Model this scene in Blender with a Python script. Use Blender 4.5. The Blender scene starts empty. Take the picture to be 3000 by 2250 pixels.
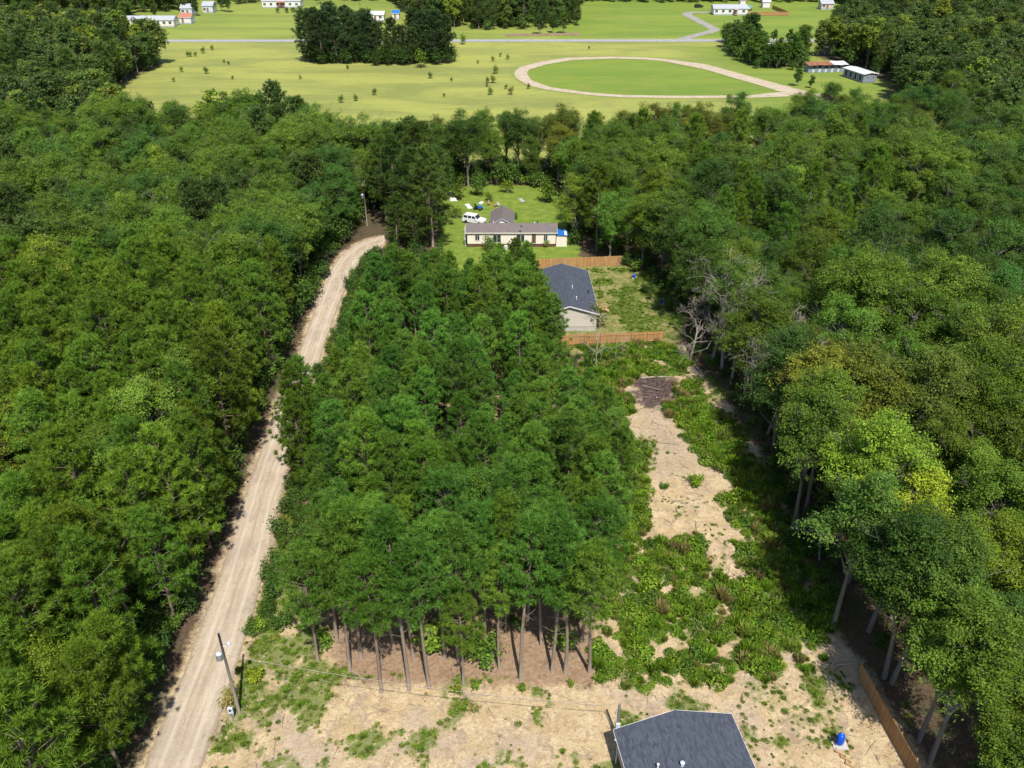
import bpy, math, random
import numpy as np
from mathutils import Vector
R = math.radians
S = bpy.context.scene
COL = S.collection
# ------------------------------------------------------------------ camera
CAM_H, FPX, PITCH = 60.0, 2450.0, R(31.05)          # drone height, focal length in photo pixels, pitch below horizon
cam = bpy.data.cameras.new('camera'); camo = bpy.data.objects.new('camera', cam); COL.objects.link(camo)
cam.sensor_width = 36; cam.lens = 36 * FPX / 3000; cam.clip_start = .5; cam.clip_end = 12000
camo.location = (0, 0, CAM_H); camo.rotation_euler = (math.pi / 2 - PITCH, 0, 0)
S.camera = camo
# ------------------------------------------------------------------ sky, sun, exposure
SUN_EL, SUN_AZ = R(57), R(168)                       # azimuth from +Y clockwise: behind the camera, a little right
w = bpy.data.worlds.new('World'); S.world = w; w.use_nodes = True
sky = w.node_tree.nodes.new('ShaderNodeTexSky'); sky.sky_type = 'NISHITA'; sky.sun_disc = False
sky.sun_elevation = SUN_EL; sky.sun_rotation = SUN_AZ; sky.dust_density = 1.0
bg = w.node_tree.nodes['Background']; bg.inputs[1].default_value = .115
w.node_tree.links.new(sky.outputs[0], bg.inputs[0])
sl = bpy.data.lights.new('sun', 'SUN'); sl.energy = 4.5; sl.angle = R(.53); sl.color = (1, .95, .86)
so = bpy.data.objects.new('sun', sl); COL.objects.link(so)
sd = Vector((math.sin(SUN_AZ) * math.cos(SUN_EL), math.cos(SUN_AZ) * math.cos(SUN_EL), math.sin(SUN_EL)))
so.rotation_euler = sd.to_track_quat('Z', 'Y').to_euler(); so.location = (60, -80, 120)
S.view_settings.view_transform = 'Standard'; S.view_settings.look = 'None'
S.view_settings.exposure = 0.76; S.view_settings.gamma = 1; S.view_settings.use_curve_mapping = False
S.cycles.max_bounces = 4; S.cycles.diffuse_bounces = 2; S.cycles.transmission_bounces = 2; S.cycles.transparent_max_bounces = 4; S.cycles.caustics_reflective = False; S.cycles.caustics_refractive = False

# ------------------------------------------------------------------ pixel -> place (photo is 3000 x 2250)
CP, SP = math.cos(PITCH), math.sin(PITCH)
def P(x, y, h=0.0):
    """world x, y of photo pixel (x, y) on the level plane at height h"""
    v = (y - 1125) / FPX
    z = (CAM_H - h) / (v * CP + SP)
    return ((x - 1500) / FPX * z, (z - (CAM_H - h) * SP) / CP)
def poly(pts, h=0.0): return np.array([P(x, y, h) for x, y in pts])

# ------------------------------------------------------------------ materials
def mat(name, rough=.8):
    m = bpy.data.materials.new(name); m.use_nodes = True
    nt = m.node_tree; b = nt.nodes['Principled BSDF']; b.inputs['Roughness'].default_value = rough
    try: b.inputs['Specular IOR Level'].default_value = .25
    except KeyError: pass
    return m, nt, b
class NG:
    """small node helper"""
    def __init__(s, nt): s.nt = nt
    def n(s, t, **k):
        o = s.nt.nodes.new(t)
        for a, v in k.items(): setattr(o, a, v)
        return o
    def put(s, sock, v):
        if hasattr(v, 'is_output'): s.nt.links.new(v, sock)
        elif isinstance(v, (tuple, list)): sock.default_value = tuple(v) + ((1,) if len(v) == 3 and sock.type == 'RGBA' else ())
        else: sock.default_value = v
    def math(s, op, a, b=0.0, c=None):
        o = s.n('ShaderNodeMath', operation=op); s.put(o.inputs[0], a); s.put(o.inputs[1], b)
        if c is not None: s.put(o.inputs[2], c)
        return o.outputs[0]
    def mix(s, f, a, b, mode='MIX'):
        o = s.n('ShaderNodeMix', data_type='RGBA', blend_type=mode)
        s.put(o.inputs[0], f); s.put(o.inputs[6], a); s.put(o.inputs[7], b); return o.outputs[2]
    def noise(s, scale, detail=4, rough=.6, vec=None, dist=0.0):
        o = s.n('ShaderNodeTexNoise'); o.inputs['Scale'].default_value = scale; o.inputs['Detail'].default_value = detail
        o.inputs['Roughness'].default_value = rough; o.inputs['Distortion'].default_value = dist
        s.put(o.inputs['Vector'], vec if vec is not None else s.pos()); return o.outputs[0]
    def pos(s):
        if not hasattr(s, '_p'): s._p = s.n('ShaderNodeTexCoord').outputs['Object']
        return s._p
    def ramp(s, v, lo, hi, a=0.0, b=1.0):
        o = s.n('ShaderNodeMapRange', interpolation_type='SMOOTHSTEP')
        s.put(o.inputs[0], v)
        for i, q in enumerate((lo, hi, a, b)): s.put(o.inputs[1 + i], q)
        return o.outputs[0]
    def attr(s, name, out='Fac'):
        o = s.n('ShaderNodeAttribute'); o.attribute_name = name; return o.outputs[out]
    def bump(s, h, strength=.5, dist=.05):
        o = s.n('ShaderNodeBump'); o.inputs['Strength'].default_value = strength; o.inputs['Distance'].default_value = dist
        s.put(o.inputs['Height'], h); return o.outputs[0]

def plain(name, col, rough=.7, var=.15, scale=3.0, bump=0.0, metal=0.0):
    m, nt, b = mat(name, rough); g = NG(nt)
    nz = g.noise(scale, 5, .65)
    c = g.mix(nz, tuple(v * (1 - var) for v in col), tuple(min(1, v * (1 + var)) for v in col))
    nt.links.new(c, b.inputs['Base Color']); b.inputs['Metallic'].default_value = metal
    if bump: nt.links.new(g.bump(g.noise(scale * 6, 3), bump, .02), b.inputs['Normal'])
    return m

def leaf_material(name, trans=.28, rough=.55, own=None):
    """leaf colour = the tree's own colour, varied leaf by leaf and tree by tree"""
    m = bpy.data.materials.new(name); m.use_nodes = True; nt = m.node_tree; nt.nodes.clear(); g = NG(nt)
    info = g.n('ShaderNodeObjectInfo')
    v = g.attr('v')
    k = g.math('MULTIPLY_ADD', v, 1.0, .48)
    k2 = g.math('MULTIPLY_ADD', info.outputs['Random'], .5, .75)
    k = g.math('MULTIPLY', k, k2)
    mul = g.n('ShaderNodeVectorMath', operation='SCALE'); g.put(mul.inputs[0], own or info.outputs['Color']); nt.links.new(k, mul.inputs[3])
    hs = g.n('ShaderNodeHueSaturation'); nt.links.new(mul.outputs[0], hs.inputs['Color'])
    rnd = g.math('FRACT', g.math('MULTIPLY', info.outputs['Random'], 37.7))
    h = g.math('MULTIPLY_ADD', rnd, -.024, .512); h = g.math('MULTIPLY_ADD', v, -.024, g.math('ADD', h, .012)); nt.links.new(h, hs.inputs['Hue'])
    p = g.n('ShaderNodeBsdfPrincipled'); p.inputs['Roughness'].default_value = rough; p.inputs['Specular IOR Level'].default_value = .12
    t = g.n('ShaderNodeBsdfTranslucent'); nt.links.new(hs.outputs[0], p.inputs['Base Color'])
    tc = g.mix(.4, hs.outputs[0], (.16, .27, .02)); nt.links.new(tc, t.inputs['Color'])
    mx = g.n('ShaderNodeMixShader'); mx.inputs[0].default_value = trans
    nt.links.new(p.outputs[0], mx.inputs[1]); nt.links.new(t.outputs[0], mx.inputs[2])
    o = g.n('ShaderNodeOutputMaterial'); nt.links.new(mx.outputs[0], o.inputs[0]); return m

M = {}
M['needle'] = leaf_material('needle', .3, .5)
M['leaf'] = leaf_material('leaf', .34, .5)
M['bark_pine'] = plain('bark_pine', (.175, .135, .105), .9, .35, 2.5, .6)
M['bark_grey'] = plain('bark_grey', (.135, .12, .10), .9, .35, 2.0, .5)
M['dead_wood'] = plain('dead_wood', (.235, .205, .17), .9, .25, 3, .3)
M['pole_wood'] = plain('pole_wood', (.155, .13, .11), .9, .25, 4, .3)
M['white'] = plain('white_paint', (0.533, 0.526, 0.504), .6, .06, 1.2)
M['cream'] = plain('cream_siding', (.60, .545, .46), .7, .07, .8)
M['beige'] = plain('beige_siding', (0.432, 0.396, 0.338), .7, .06, .8)
M['grey'] = plain('grey_metal', (0.302, 0.324, 0.346), .45, .1, 2)
M['lightgrey'] = plain('light_grey_enamel', (0.418, 0.454, 0.490), .4, .06, 3)
M['glass'] = plain('window_glass', (0.022, 0.025, 0.029), .08, .3, 1)
M['dark'] = plain('dark_rubber', (0.014, 0.014, 0.016), .7, .2, 3)
M['brown'] = plain('brown_skirting', (0.094, 0.050, 0.032), .9, .3, 2)
M['brick'] = plain('brick_skirting', (0.216, 0.094, 0.058), .9, .25, 3)
M['blue'] = plain('blue_tank_paint', (0.003, 0.061, 0.446), .25, .08, 2)
M['bluetarp'] = plain('blue_tarp', (0.014, 0.115, 0.396), .5, .2, 1.5)
M['carwhite'] = plain('white_car_paint', (0.562, 0.569, 0.576), .25, .03, 1)
M['rust'] = plain('rusty_tin', (0.216, 0.094, 0.050), .7, .5, .8)
M['tin'] = plain('pale_tin_roof', (0.504, 0.518, 0.547), .35, .08, .4)
M['stall'] = plain('grey_blue_boards', (0.173, 0.202, 0.245), .8, .3, .7)
M['concrete'] = plain('concrete', (0.360, 0.346, 0.324), .9, .12, 3, .3)
M['clay'] = plain('raw_lumber', (0.324, 0.202, 0.101), .8, .2, 2)
M['redroof'] = plain('faded_red_roof', (0.302, 0.122, 0.072), .8, .2, .6)
M['wire'] = plain('pale_wire', (0.331, 0.302, 0.259), .6, .1, 5)
M['roofgrey'] = plain('pale_grey_roof', (0.288, 0.302, 0.331), .7, .12, .8)
M['roofbrown'] = plain('worn_grey_brown_shingle', (0.119, 0.101, 0.097), .9, .22, 1.1, .3)

def wood_fence_material():
    m, nt, b = mat('cedar_boards', .85); g = NG(nt)
    n1 = g.noise(.9, 5, .7); n2 = g.noise(7, 3, .6); v = g.attr('v')
    c = g.mix(v, (0.272, 0.136, 0.044), (0.422, 0.231, 0.088)); c = g.mix(g.ramp(n1, .42, .75, 0, .7), c, (0.184, 0.102, 0.048))
    oi = g.n('ShaderNodeObjectInfo'); c = g.mix(g.math('MULTIPLY', oi.outputs['Random'], .3), c, (.20, .155, .11)); c = g.mix(g.ramp(n2, .3, .8, 0, .25), c, (0.449, 0.286, 0.136)); nt.links.new(c, b.inputs['Base Color']); return m
M['cedar'] = wood_fence_material()
def shingle_material(name, col):
    m, nt, b = mat(name, .85); g = NG(nt)
    br = g.n('ShaderNodeTexBrick'); br.inputs['Scale'].default_value = 1.0; br.offset = .5
    br.inputs['Brick Width'].default_value = .42; br.inputs['Row Height'].default_value = .145
    br.inputs['Mortar Size'].default_value = .008; br.inputs['Bias'].default_value = 0
    br.inputs['Color1'].default_value = (*[c * .62 for c in col], 1); br.inputs['Color2'].default_value = (*[c * 1.5 for c in col], 1)
    br.inputs['Mortar'].default_value = (*[c * .4 for c in col], 1)
    mp = g.n('ShaderNodeMapping'); mp.inputs['Rotation'].default_value = (0, 0, R(90)); nt.links.new(g.pos(), mp.inputs[0]); nt.links.new(mp.outputs[0], br.inputs['Vector'])
    c = g.mix(g.ramp(g.noise(1.7, 5, .7), .3, .7, 0, .5), br.outputs[0], tuple(v * 1.25 for v in col))
    c = g.mix(g.ramp(g.noise(24, 2, .6), .45, .8, 0, .5), c, tuple(v * 1.9 for v in col))
    nt.links.new(c, b.inputs['Base Color']); nt.links.new(g.bump(g.noise(16, 3), .5, .02), b.inputs['Normal']); return m
M['shingle'] = shingle_material('charcoal_shingle', (.044, .051, .068))

# ------------------------------------------------------------------ mesh builders
def link(o, parent=None):
    COL.objects.link(o)
    if parent is not None: o.parent = parent
    return o
def tag(o, label=None, cat=None, group=None, kind=None):
    for k, v in (('label', label), ('category', cat), ('group', group), ('kind', kind)):
        if v: o[k] = v
    return o
def thing(name, label, cat, loc=(0, 0, 0), rz=0.0, group=None):
    o = bpy.data.objects.new(name, None); o.empty_display_size = .3; link(o)
    o.location = loc; o.rotation_euler = (0, 0, rz); return tag(o, label, cat, group)
def np_mesh(name, V, F, mats, midx=None, v=None, smooth=False):
    """V (n,3), F list of (m,k) int arrays of equal k"""
    F = np.asarray(F, np.int32); me = bpy.data.meshes.new(name); n, k = F.shape
    me.vertices.add(len(V)); me.vertices.foreach_set('co', np.asarray(V, np.float32).ravel())
    me.loops.add(n * k); me.loops.foreach_set('vertex_index', F.ravel())
    me.polygons.add(n); me.polygons.foreach_set('loop_start', np.arange(0, n * k, k, dtype=np.int32))
    me.polygons.foreach_set('loop_total', np.full(n, k, np.int32))
    for m in mats: me.materials.append(m)
    if midx is not None: me.polygons.foreach_set('material_index', np.asarray(midx, np.int32))
    if smooth: me.polygons.foreach_set('use_smooth', np.ones(n, bool))
    me.update(calc_edges=True)
    if v is not None:
        a = me.attributes.new('v', 'FLOAT', 'FACE'); a.data.foreach_set('value', np.asarray(v, np.float32))
    return me
class MB:
    """collects shapes into one mesh"""
    def __init__(s): s.v = []; s.f = []; s.a = []
    def add(s, vs, fs, a=.5):
        o = len(s.v); s.v += [tuple(p) for p in vs]; s.f += [tuple(i + o for i in f) for f in fs]; s.a += [a] * len(fs); return s
    def box(s, x0, x1, y0, y1, z0, z1, a=.5):
        return s.add([(x0, y0, z0), (x1, y0, z0), (x1, y1, z0), (x0, y1, z0), (x0, y0, z1), (x1, y0, z1), (x1, y1, z1), (x0, y1, z1)],
                     [(0, 3, 2, 1), (4, 5, 6, 7), (0, 1, 5, 4), (1, 2, 6, 5), (2, 3, 7, 6), (3, 0, 4, 7)], a)
    def tube(s, pts, rad, n=6, cap=True, a=.5):
        pts = [Vector(p) for p in pts]; o = len(s.v); up = Vector((0, 0, 1)); m = len(pts)
        if not hasattr(rad, '__len__'): rad = [rad] * m
        for i, p in enumerate(pts):
            d = (pts[min(i + 1, m - 1)] - pts[max(i - 1, 0)]).normalized()
            u = d.cross(up if abs(d.z) < .95 else Vector((1, 0, 0))).normalized(); q = d.cross(u)
            for k in range(n):
                t = 2 * math.pi * k / n; s.v.append(tuple(p + (u * math.cos(t) + q * math.sin(t)) * rad[i]))
        for i in range(m - 1):
            for k in range(n):
                k2 = (k + 1) % n; s.f.append((o + i * n + k, o + i * n + k2, o + (i + 1) * n + k2, o + (i + 1) * n + k)); s.a.append(a)
        if cap:
            s.f.append(tuple(o + k for k in range(n))); s.f.append(tuple(o + (m - 1) * n + k for k in range(n))[::-1]); s.a += [a, a]
        return s
    def lathe(s, prof, c=(0, 0, 0), n=16, a=.5):
        o = len(s.v)
        for r, z in prof:
            for k in range(n):
                t = 2 * math.pi * k / n; s.v.append((c[0] + r * math.cos(t), c[1] + r * math.sin(t), c[2] + z))
        for i in range(len(prof) - 1):
            for k in range(n):
                k2 = (k + 1) % n; s.f.append((o + i * n + k, o + i * n + k2, o + (i + 1) * n + k2, o + (i + 1) * n + k)); s.a.append(a)
        s.f.append(tuple(o + k for k in range(n))[::-1]); s.f.append(tuple(o + (len(prof) - 1) * n + k for k in range(n))); s.a += [a, a]
        return s
    def prism(s, prof, y0, y1, a=.5):
        """profile in x,z extruded along y"""
        n = len(prof)
        vs = [(x, y0, z) for x, z in prof] + [(x, y1, z) for x, z in prof]
        fs = [tuple(range(n)), tuple(range(2 * n - 1, n - 1, -1))] + [(i, i + n, (i + 1) % n + n, (i + 1) % n) for i in range(n)]
        return s.add(vs, fs, a)
    def mesh(s, name, m, smooth=False):
        me = bpy.data.meshes.new(name); me.from_pydata(s.v, [], s.f); me.materials.append(m)
        at = me.attributes.new('v', 'FLOAT', 'FACE'); at.data.foreach_set('value', np.array(s.a, np.float32))
        if smooth: me.polygons.foreach_set('use_smooth', np.ones(len(me.polygons), bool))
        me.update(); return me
    def build(s, name, m, parent=None, smooth=False, loc=None, rz=None):
        o = bpy.data.objects.new(name, s.mesh(name, m, smooth)); link(o, parent)
        if loc is not None: o.location = loc
        if rz is not None: o.rotation_euler = (0, 0, rz)
        return o

# value noise in python, shared by the ground and the plants that grow on it
def vnoise(x, y, seed=0):
    x = np.asarray(x, float); y = np.asarray(y, float); xi = np.floor(x).astype(np.int64); yi = np.floor(y).astype(np.int64)
    fx = x - xi; fy = y - yi; fx = fx * fx * (3 - 2 * fx); fy = fy * fy * (3 - 2 * fy)
    def h(a, b):
        n = (a * 374761393 + b * 668265263 + seed * 1442695041) & 0xffffffff
        n = ((n ^ (n >> 13)) * 1274126177) & 0xffffffff
        return ((n ^ (n >> 16)) & 0xffff) / 65535.0
    return (h(xi, yi) * (1 - fx) + h(xi + 1, yi) * fx) * (1 - fy) + (h(xi, yi + 1) * (1 - fx) + h(xi + 1, yi + 1) * fx) * fy
def fbm(x, y, s, seed=0, oct=4):
    t = 0; a = .5; n = 0
    for i in range(oct): t = t + a * vnoise(np.asarray(x) / s, np.asarray(y) / s, seed + i); n += a; a *= .55; s /= 2.1
    return t / n
def sdist(px, py, pg):
    """signed distance to polygon, positive inside"""
    px = np.asarray(px, float); py = np.asarray(py, float); d = np.full(px.shape, 1e9); ins = np.zeros(px.shape, bool); n = len(pg)
    for i in range(n):
        ax, ay = pg[i]; bx, by = pg[(i + 1) % n]; ex, ey = bx - ax, by - ay; L = ex * ex + ey * ey + 1e-9
        t = np.clip(((px - ax) * ex + (py - ay) * ey) / L, 0, 1)
        d = np.minimum(d, np.hypot(px - ax - t * ex, py - ay - t * ey))
        c = (ay > py) != (by > py); xx = (bx - ax) * (py - ay) / (by - ay + 1e-12) + ax; ins ^= c & (px < xx)
    return np.where(ins, d, -d)
def poisson(pg, r, seed, keep=None):
    rs = np.random.RandomState(seed); pg = np.asarray(pg); x0, y0 = pg.min(0); x1, y1 = pg.max(0); cell = r / 1.4143; grid = {}; out = []
    n = int((x1 - x0) * (y1 - y0) / (r * r) * 9)
    X = rs.uniform(x0, x1, n); Y = rs.uniform(y0, y1, n); ok = sdist(X, Y, pg) > 0
    if keep is not None: ok &= keep(X, Y)
    for x, y in zip(X[ok], Y[ok]):
        a, b = int((x - x0) / cell), int((y - y0) / cell); good = True
        for i in range(a - 2, a + 3):
            for j in range(b - 2, b + 3):
                q = grid.get((i, j))
                if q and (q[0] - x) ** 2 + (q[1] - y) ** 2 < r * r: good = False
        if good: grid[(a, b)] = (x, y); out.append((x, y))
    return out
def in_view(x, y, m=6.0, top=18):
    """could a thing of this height here be seen, with a margin"""
    z = y * CP + CAM_H * SP
    return abs(x) < .63 * z + m + 3 and y > 30

# ------------------------------------------------------------------ where things lie (traced on the ground)
ROAD_L = [(400, 2330), (420, 2250), (545, 1953), (640, 1695), (735, 1400), (805, 1200), (875, 1040), (918, 920), (953, 815), (1000, 745), (1060, 705), (1125, 688)]
ROAD_R = [(560, 2330), (592, 2250), (706, 1920), (786, 1630), (822, 1450), (874, 1280), (912, 1130), (955, 1000), (990, 900), (1026, 815), (1064, 755), (1130, 714)]
def resample(p, n):
    p = np.array(p, float); d = np.r_[0, np.cumsum(np.hypot(*np.diff(p, axis=0).T))]; t = np.linspace(0, d[-1], n)
    q = np.c_[np.interp(t, d, p[:, 0]), np.interp(t, d, p[:, 1])]
    for _ in range(max(2, n // 60)): q[1:-1] = .25 * q[:-2] + .5 * q[1:-1] + .25 * q[2:]
    return q
RL = resample(poly(ROAD_L), 260); RR = resample(poly(ROAD_R), 260)
drive_end = np.array([(-19.5, 157.5), (-14, 160.5), (-10, 164)])
STAND = np.array([(-17.5, 51), (-13.5, 49.6), (-8, 48.6), (1, 49.2), (6.5, 50.4), (8.4, 58), (9.8, 66), (12.6, 74), (12.2, 82), (9.6, 88), (7.0, 96), (5.4, 103), (0, 114), (-9, 116), (-19, 116), (-21.5, 104), (-21.5, 90), (-23, 80), (-20.5, 70), (-19.5, 60)])
LOT = poly([(560, 2300), (600, 2200), (690, 2040), (800, 1700), (900, 1650), (1000, 2000), (1740, 2010), (1760, 1700), (1790, 1450), (1790, 1280), (1700, 1090), (1700, 1015), (2000, 1010), (2020, 1060), (2120, 1160), (2230, 1330), (2330, 1560), (2440, 1830), (2600, 2050), (2760, 2300)])
LITTER = np.array([(-20, 56), (-16, 49.5), (-9, 47.6), (1, 48), (8, 48.8), (9.5, 58), (11, 66), (13, 76), (7, 92), (1, 113), (-22, 116), (-24, 80)])
LAWN = poly([(1270, 800), (1290, 700), (1270, 600), (1310, 548), (1480, 540), (1600, 545), (1680, 560), (1690, 640), (1700, 760), (1660, 800)])
YARD2 = poly([(1480, 850), (1560, 775), (1820, 760), (1960, 830), (2020, 990), (1900, 1040), (1500, 1040)])
FIELD = np.array([(-330, 330), (-330, 800), (-200, 560), (420, 560), (420, 440), (170, 430), (140, 400), (120, 352), (129, 326), (131, 300), (121, 280), (97, 236), (60, 212), (0, 206), (-34, 192), (-60, 213), (-75, 204), (-92, 212), (-108, 228), (-123, 258), (-134, 292), (-134, 338), (-170, 372), (-230, 372)])
ROADN = poly([(-400, 119), (3400, 115)])
SANDY = poly([(1890, 1390), (1990, 1350), (2110, 1420), (2165, 1640), (2090, 1650), (2030, 1540), (1890, 1610)])
SCRAPE = poly([(1860, 1290), (1870, 1160), (1990, 1170), (1985, 1240), (2080, 1380), (1890, 1400)])
CHAR = poly([(1852, 1110), (1890, 1100), (1985, 1112), (1978, 1170), (1900, 1200), (1865, 1170)])
WEEDS = [poly(q) for q in (
    [(1745, 1985), (1745, 1730), (1850, 1610), (2040, 1560), (2110, 1690), (2230, 1760), (2320, 1900), (2250, 1985), (2100, 1990), (1900, 2015)],
    [(1960, 1130), (2040, 1120), (2150, 1270), (2230, 1400), (2250, 1560), (2150, 1430), (2000, 1280), (1950, 1200)],
    [(1800, 1290), (1885, 1300), (1905, 1440), (1870, 1640), (1780, 1660), (1755, 1520)],
    [(1700, 1020), (1960, 1012), (2010, 1060), (1960, 1105), (1860, 1130), (1830, 1300), (1770, 1300), (1720, 1100)],
    [(2150, 1500), (2290, 1500), (2390, 1780), (2330, 1800), (2230, 1700)],
    [(2170, 1660), (2130, 1450), (2250, 1400), (2330, 1560), (2440, 1830), (2400, 1950), (2260, 1960), (2230, 1760)],
    [(2150, 1990), (2450, 1900), (2560, 2100), (2480, 2120), (2400, 2250), (2200, 2250)],
    [(760, 1700), (880, 1660), (960, 1870), (1000, 2000), (900, 2130), (740, 2140), (700, 2050)])]
WEEDW = [.95, 1.0, 1.0, .9, .85, .85, .5, .85]
HOUSE1 = (12.74, 42.9, R(8.6))
def green(x, y):
    """how weedy the open ground is, 0..1"""
    x = np.asarray(x, float); y = np.asarray(y, float)
    base = fbm(x, y, 2.4, 11, 4) - .53 + .16 * (fbm(x, y, 14, 5, 2) - .5) + .16 * np.clip(sdist(x, y, YARD2), 0, 1) * np.clip((x - 13) / 4, 0, 1)
    g = np.clip((base + .085 * ((y > 60) & (x > 8) & (y < 112))) * 5, 0, 1)
    for pg, wt in zip(WEEDS, WEEDW):
        s = sdist(x, y, pg) + (fbm(x, y, 2.0, 21, 3) - .5) * 4.5
        g = np.maximum(g, np.clip(s / 1.2 + .5, 0, 1) * wt * np.clip(.62 + 3.0 * (fbm(x, y, 1.9, 31, 3) - .44), 0, 1))
    g = g * (1 - np.clip(sdist(x, y, SANDY) + .8 + (fbm(x, y, 1.5, 8) - .5) * 3, 0, 1) * .66)
    g = g * (1 - np.clip(sdist(x, y, SCRAPE) + .8 + (fbm(x, y, 1.5, 9) - .5) * 3, 0, 1) * .3)
    g = g * np.clip(np.maximum(sdist(x, y, LOT) + 1.5, (sdist(x, y, YARD2) + 1) * .5), 0, 1)
    xr = np.interp(y, RR[:, 1], RR[:, 0]); vg = np.clip(1 - np.abs(x - xr - 1.5) / 1.5, 0, 1) * (y < 150)
    g = np.maximum(g, np.clip(vg * 1.6, 0, 1) * np.clip(.6 + 3 * (fbm(x, y, 1.9, 37, 3) - .45), 0, 1) * .85)
    return g * (1 - np.clip(sdist(x, y, CHAR) + .5, 0, 1))

# ------------------------------------------------------------------ ground sheet
def axis(lo, hi, fine, far_lo, far_hi, grow=1.12):
    c = list(np.arange(lo, hi, fine)); s = fine; v = c[-1]
    while v < far_hi: s *= grow; v += min(s, 160); c.append(v)
    s = fine; v = lo; d = []
    while v > far_lo: s *= grow; v -= min(s, 160); d.append(v)
    return np.array(d[::-1] + c)
TRACK_OUT = poly([(1800, 166), (1659, 168), (1591, 178), (1523, 194), (1501, 212), (1507, 228), (1541, 249), (1596, 263), (1727, 279), (1830, 286), (2000, 288), (2200, 287), (2300, 275), (2240, 236), (2071, 187), (1936, 171)])
def build_ground():
    xs = axis(-46, 50, .6, -5000, 5000); ys = axis(30, 122, .6, -2500, 6500, 1.035)
    X, Y = np.meshgrid(xs, ys); nx, ny = len(xs), len(ys); x = X.ravel(); y = Y.ravel()
    z = (fbm(x, y, 2.6, 3) - .5) * .07 - .025
    rd = np.full(x.shape, -99.0); near = (x > -60) & (x < 0) & (y > 25) & (y < 175)
    rpg = np.r_[RL, RR[::-1]]; rd[near] = sdist(x[near], y[near], rpg[::4])
    z = np.where(rd > -1.0, -.05, z)
    z = np.where((np.abs(x) > 90) | (y > 190), -.06, z)
    V = np.c_[x, y, z]; i = np.arange(nx * ny).reshape(ny, nx)
    F = np.c_[i[:-1, :-1].ravel(), i[:-1, 1:].ravel(), i[1:, 1:].ravel(), i[1:, :-1].ravel()]
    me = np_mesh('ground', V, F, [], smooth=True)
    def put(n, a): q = me.attributes.new(n, 'FLOAT', 'POINT'); q.data.foreach_set('value', np.asarray(a, np.float32))
    put('sand', np.clip(np.maximum(sdist(x, y, LOT), rd + .5), -20, 20)); put('litter', np.clip(sdist(x, y, LITTER), -20, 20))
    put('lawn', np.clip(sdist(x, y, LAWN), -20, 20)); put('yard', np.clip(sdist(x, y, YARD2), -20, 20))
    put('field', np.clip(sdist(x, y, FIELD), -20, 20)); put('char', np.clip(sdist(x, y, CHAR), -20, 20)); put('scrape', np.clip(sdist(x, y, SCRAPE), -20, 20))
    lush = np.maximum(np.clip(sdist(x, y, TRACK_OUT) / 6 + .4, 0, 1), np.clip((y - 396) / 4, 0, 1) * np.where(x > 20, .95, .55))
    lush = np.maximum(lush, np.clip((x - 60) / 25, 0, 1) * .8 * (y < 380)); put('lush', lush)
    put('green', np.where((np.abs(x) < 60) & (y < 140), green(np.clip(x, -60, 60), np.clip(y, 20, 140)), 0))
    m, nt, b = mat('ground', .95); g = NG(nt); nb = {}
    n_big = g.noise(.09, 5, .6); n_mid = g.noise(.55, 5, .65); n_fine = g.noise(2.6, 5, .7); n_tiny = g.noise(9, 4, .7)
    def mask(a, amp, wdt, off=0.0):
        t = g.math('ADD', g.attr(a), g.math('MULTIPLY', g.math('SUBTRACT', n_mid, .5), amp)); t = g.math('ADD', t, g.math('MULTIPLY', g.math('SUBTRACT', n_fine, .5), amp * .6))
        return g.ramp(t, -wdt + off, wdt + off)
    # forest floor: leaf litter, low green
    c = g.mix(g.ramp(n_fine, .35, .65), (.055, .036, .022), (.10, .066, .04)); c = g.mix(g.ramp(n_mid, .45, .65, 0, .7), c, (.035, .055, .016))
    # field: yellow-green hay meadow in streaks, greener where mown
    mp = g.n('ShaderNodeMapping'); mp.inputs['Scale'].default_value = (.35, 1.2, 1); nt.links.new(g.pos(), mp.inputs[0])
    st = g.noise(.05, 6, .7, mp.outputs[0], .6); st2 = g.noise(.8, 6, .75, mp.outputs[0], .4)
    fy = g.mix(g.ramp(st, .36, .64), (.180, .195, .050), (.290, .295, .065)); fy = g.mix(g.ramp(st2, .48, .72, 0, .7), fy, (.165, .14, .05)); fy = g.mix(g.ramp(st2, .42, .28, 0, .65), fy, (.085, .13, .024)); st3 = g.noise(1.6, 5, .8); fy = g.mix(g.ramp(st3, .5, .75, 0, .5), fy, (.10, .12, .03))
    fg = g.mix(g.ramp(st, .35, .65), (0.096, 0.172, 0.018), (0.160, 0.216, 0.024)); fg = g.mix(g.ramp(n_big, .5, .75, 0, .6), fg, (0.216, 0.200, 0.040)); fg = g.mix(g.ramp(st2, .5, .75, 0, .4), fg, (0.072, 0.132, 0.016))
    wv = g.n('ShaderNodeTexWave'); wv.inputs['Scale'].default_value = .11; wv.inputs['Distortion'].default_value = 2.5; wv.inputs['Detail'].default_value = 3; wv.inputs['Detail Scale'].default_value = .4; wv.bands_direction = 'Y'; nt.links.new(g.pos(), wv.inputs[0]); fg = g.mix(g.math('MULTIPLY', wv.outputs[1], .28), fg, (.20, .215, .035)); fg = g.mix(g.ramp(g.noise(1.3, 5, .8), .5, .72, 0, .4), fg, (.06, .11, .018)); f = g.mix(g.attr('lush'), fy, fg); f = g.mix(g.ramp(n_tiny, .3, .75, .0, .35), f, (0.072, 0.104, 0.016))
    c = g.mix(mask('field', 14, 1.5), c, f)
    # lawn round the long home, thin dry yard behind the second house
    l = g.mix(g.ramp(n_mid, .35, .7), (0.089, 0.148, 0.016), (0.170, 0.207, 0.027)); l = g.mix(g.ramp(n_fine, .5, .75, 0, .6), l, (0.192, 0.200, 0.044)); l = g.mix(g.ramp(n_tiny, .45, .8, 0, .5), l, (0.037, 0.089, 0.009))
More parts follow.
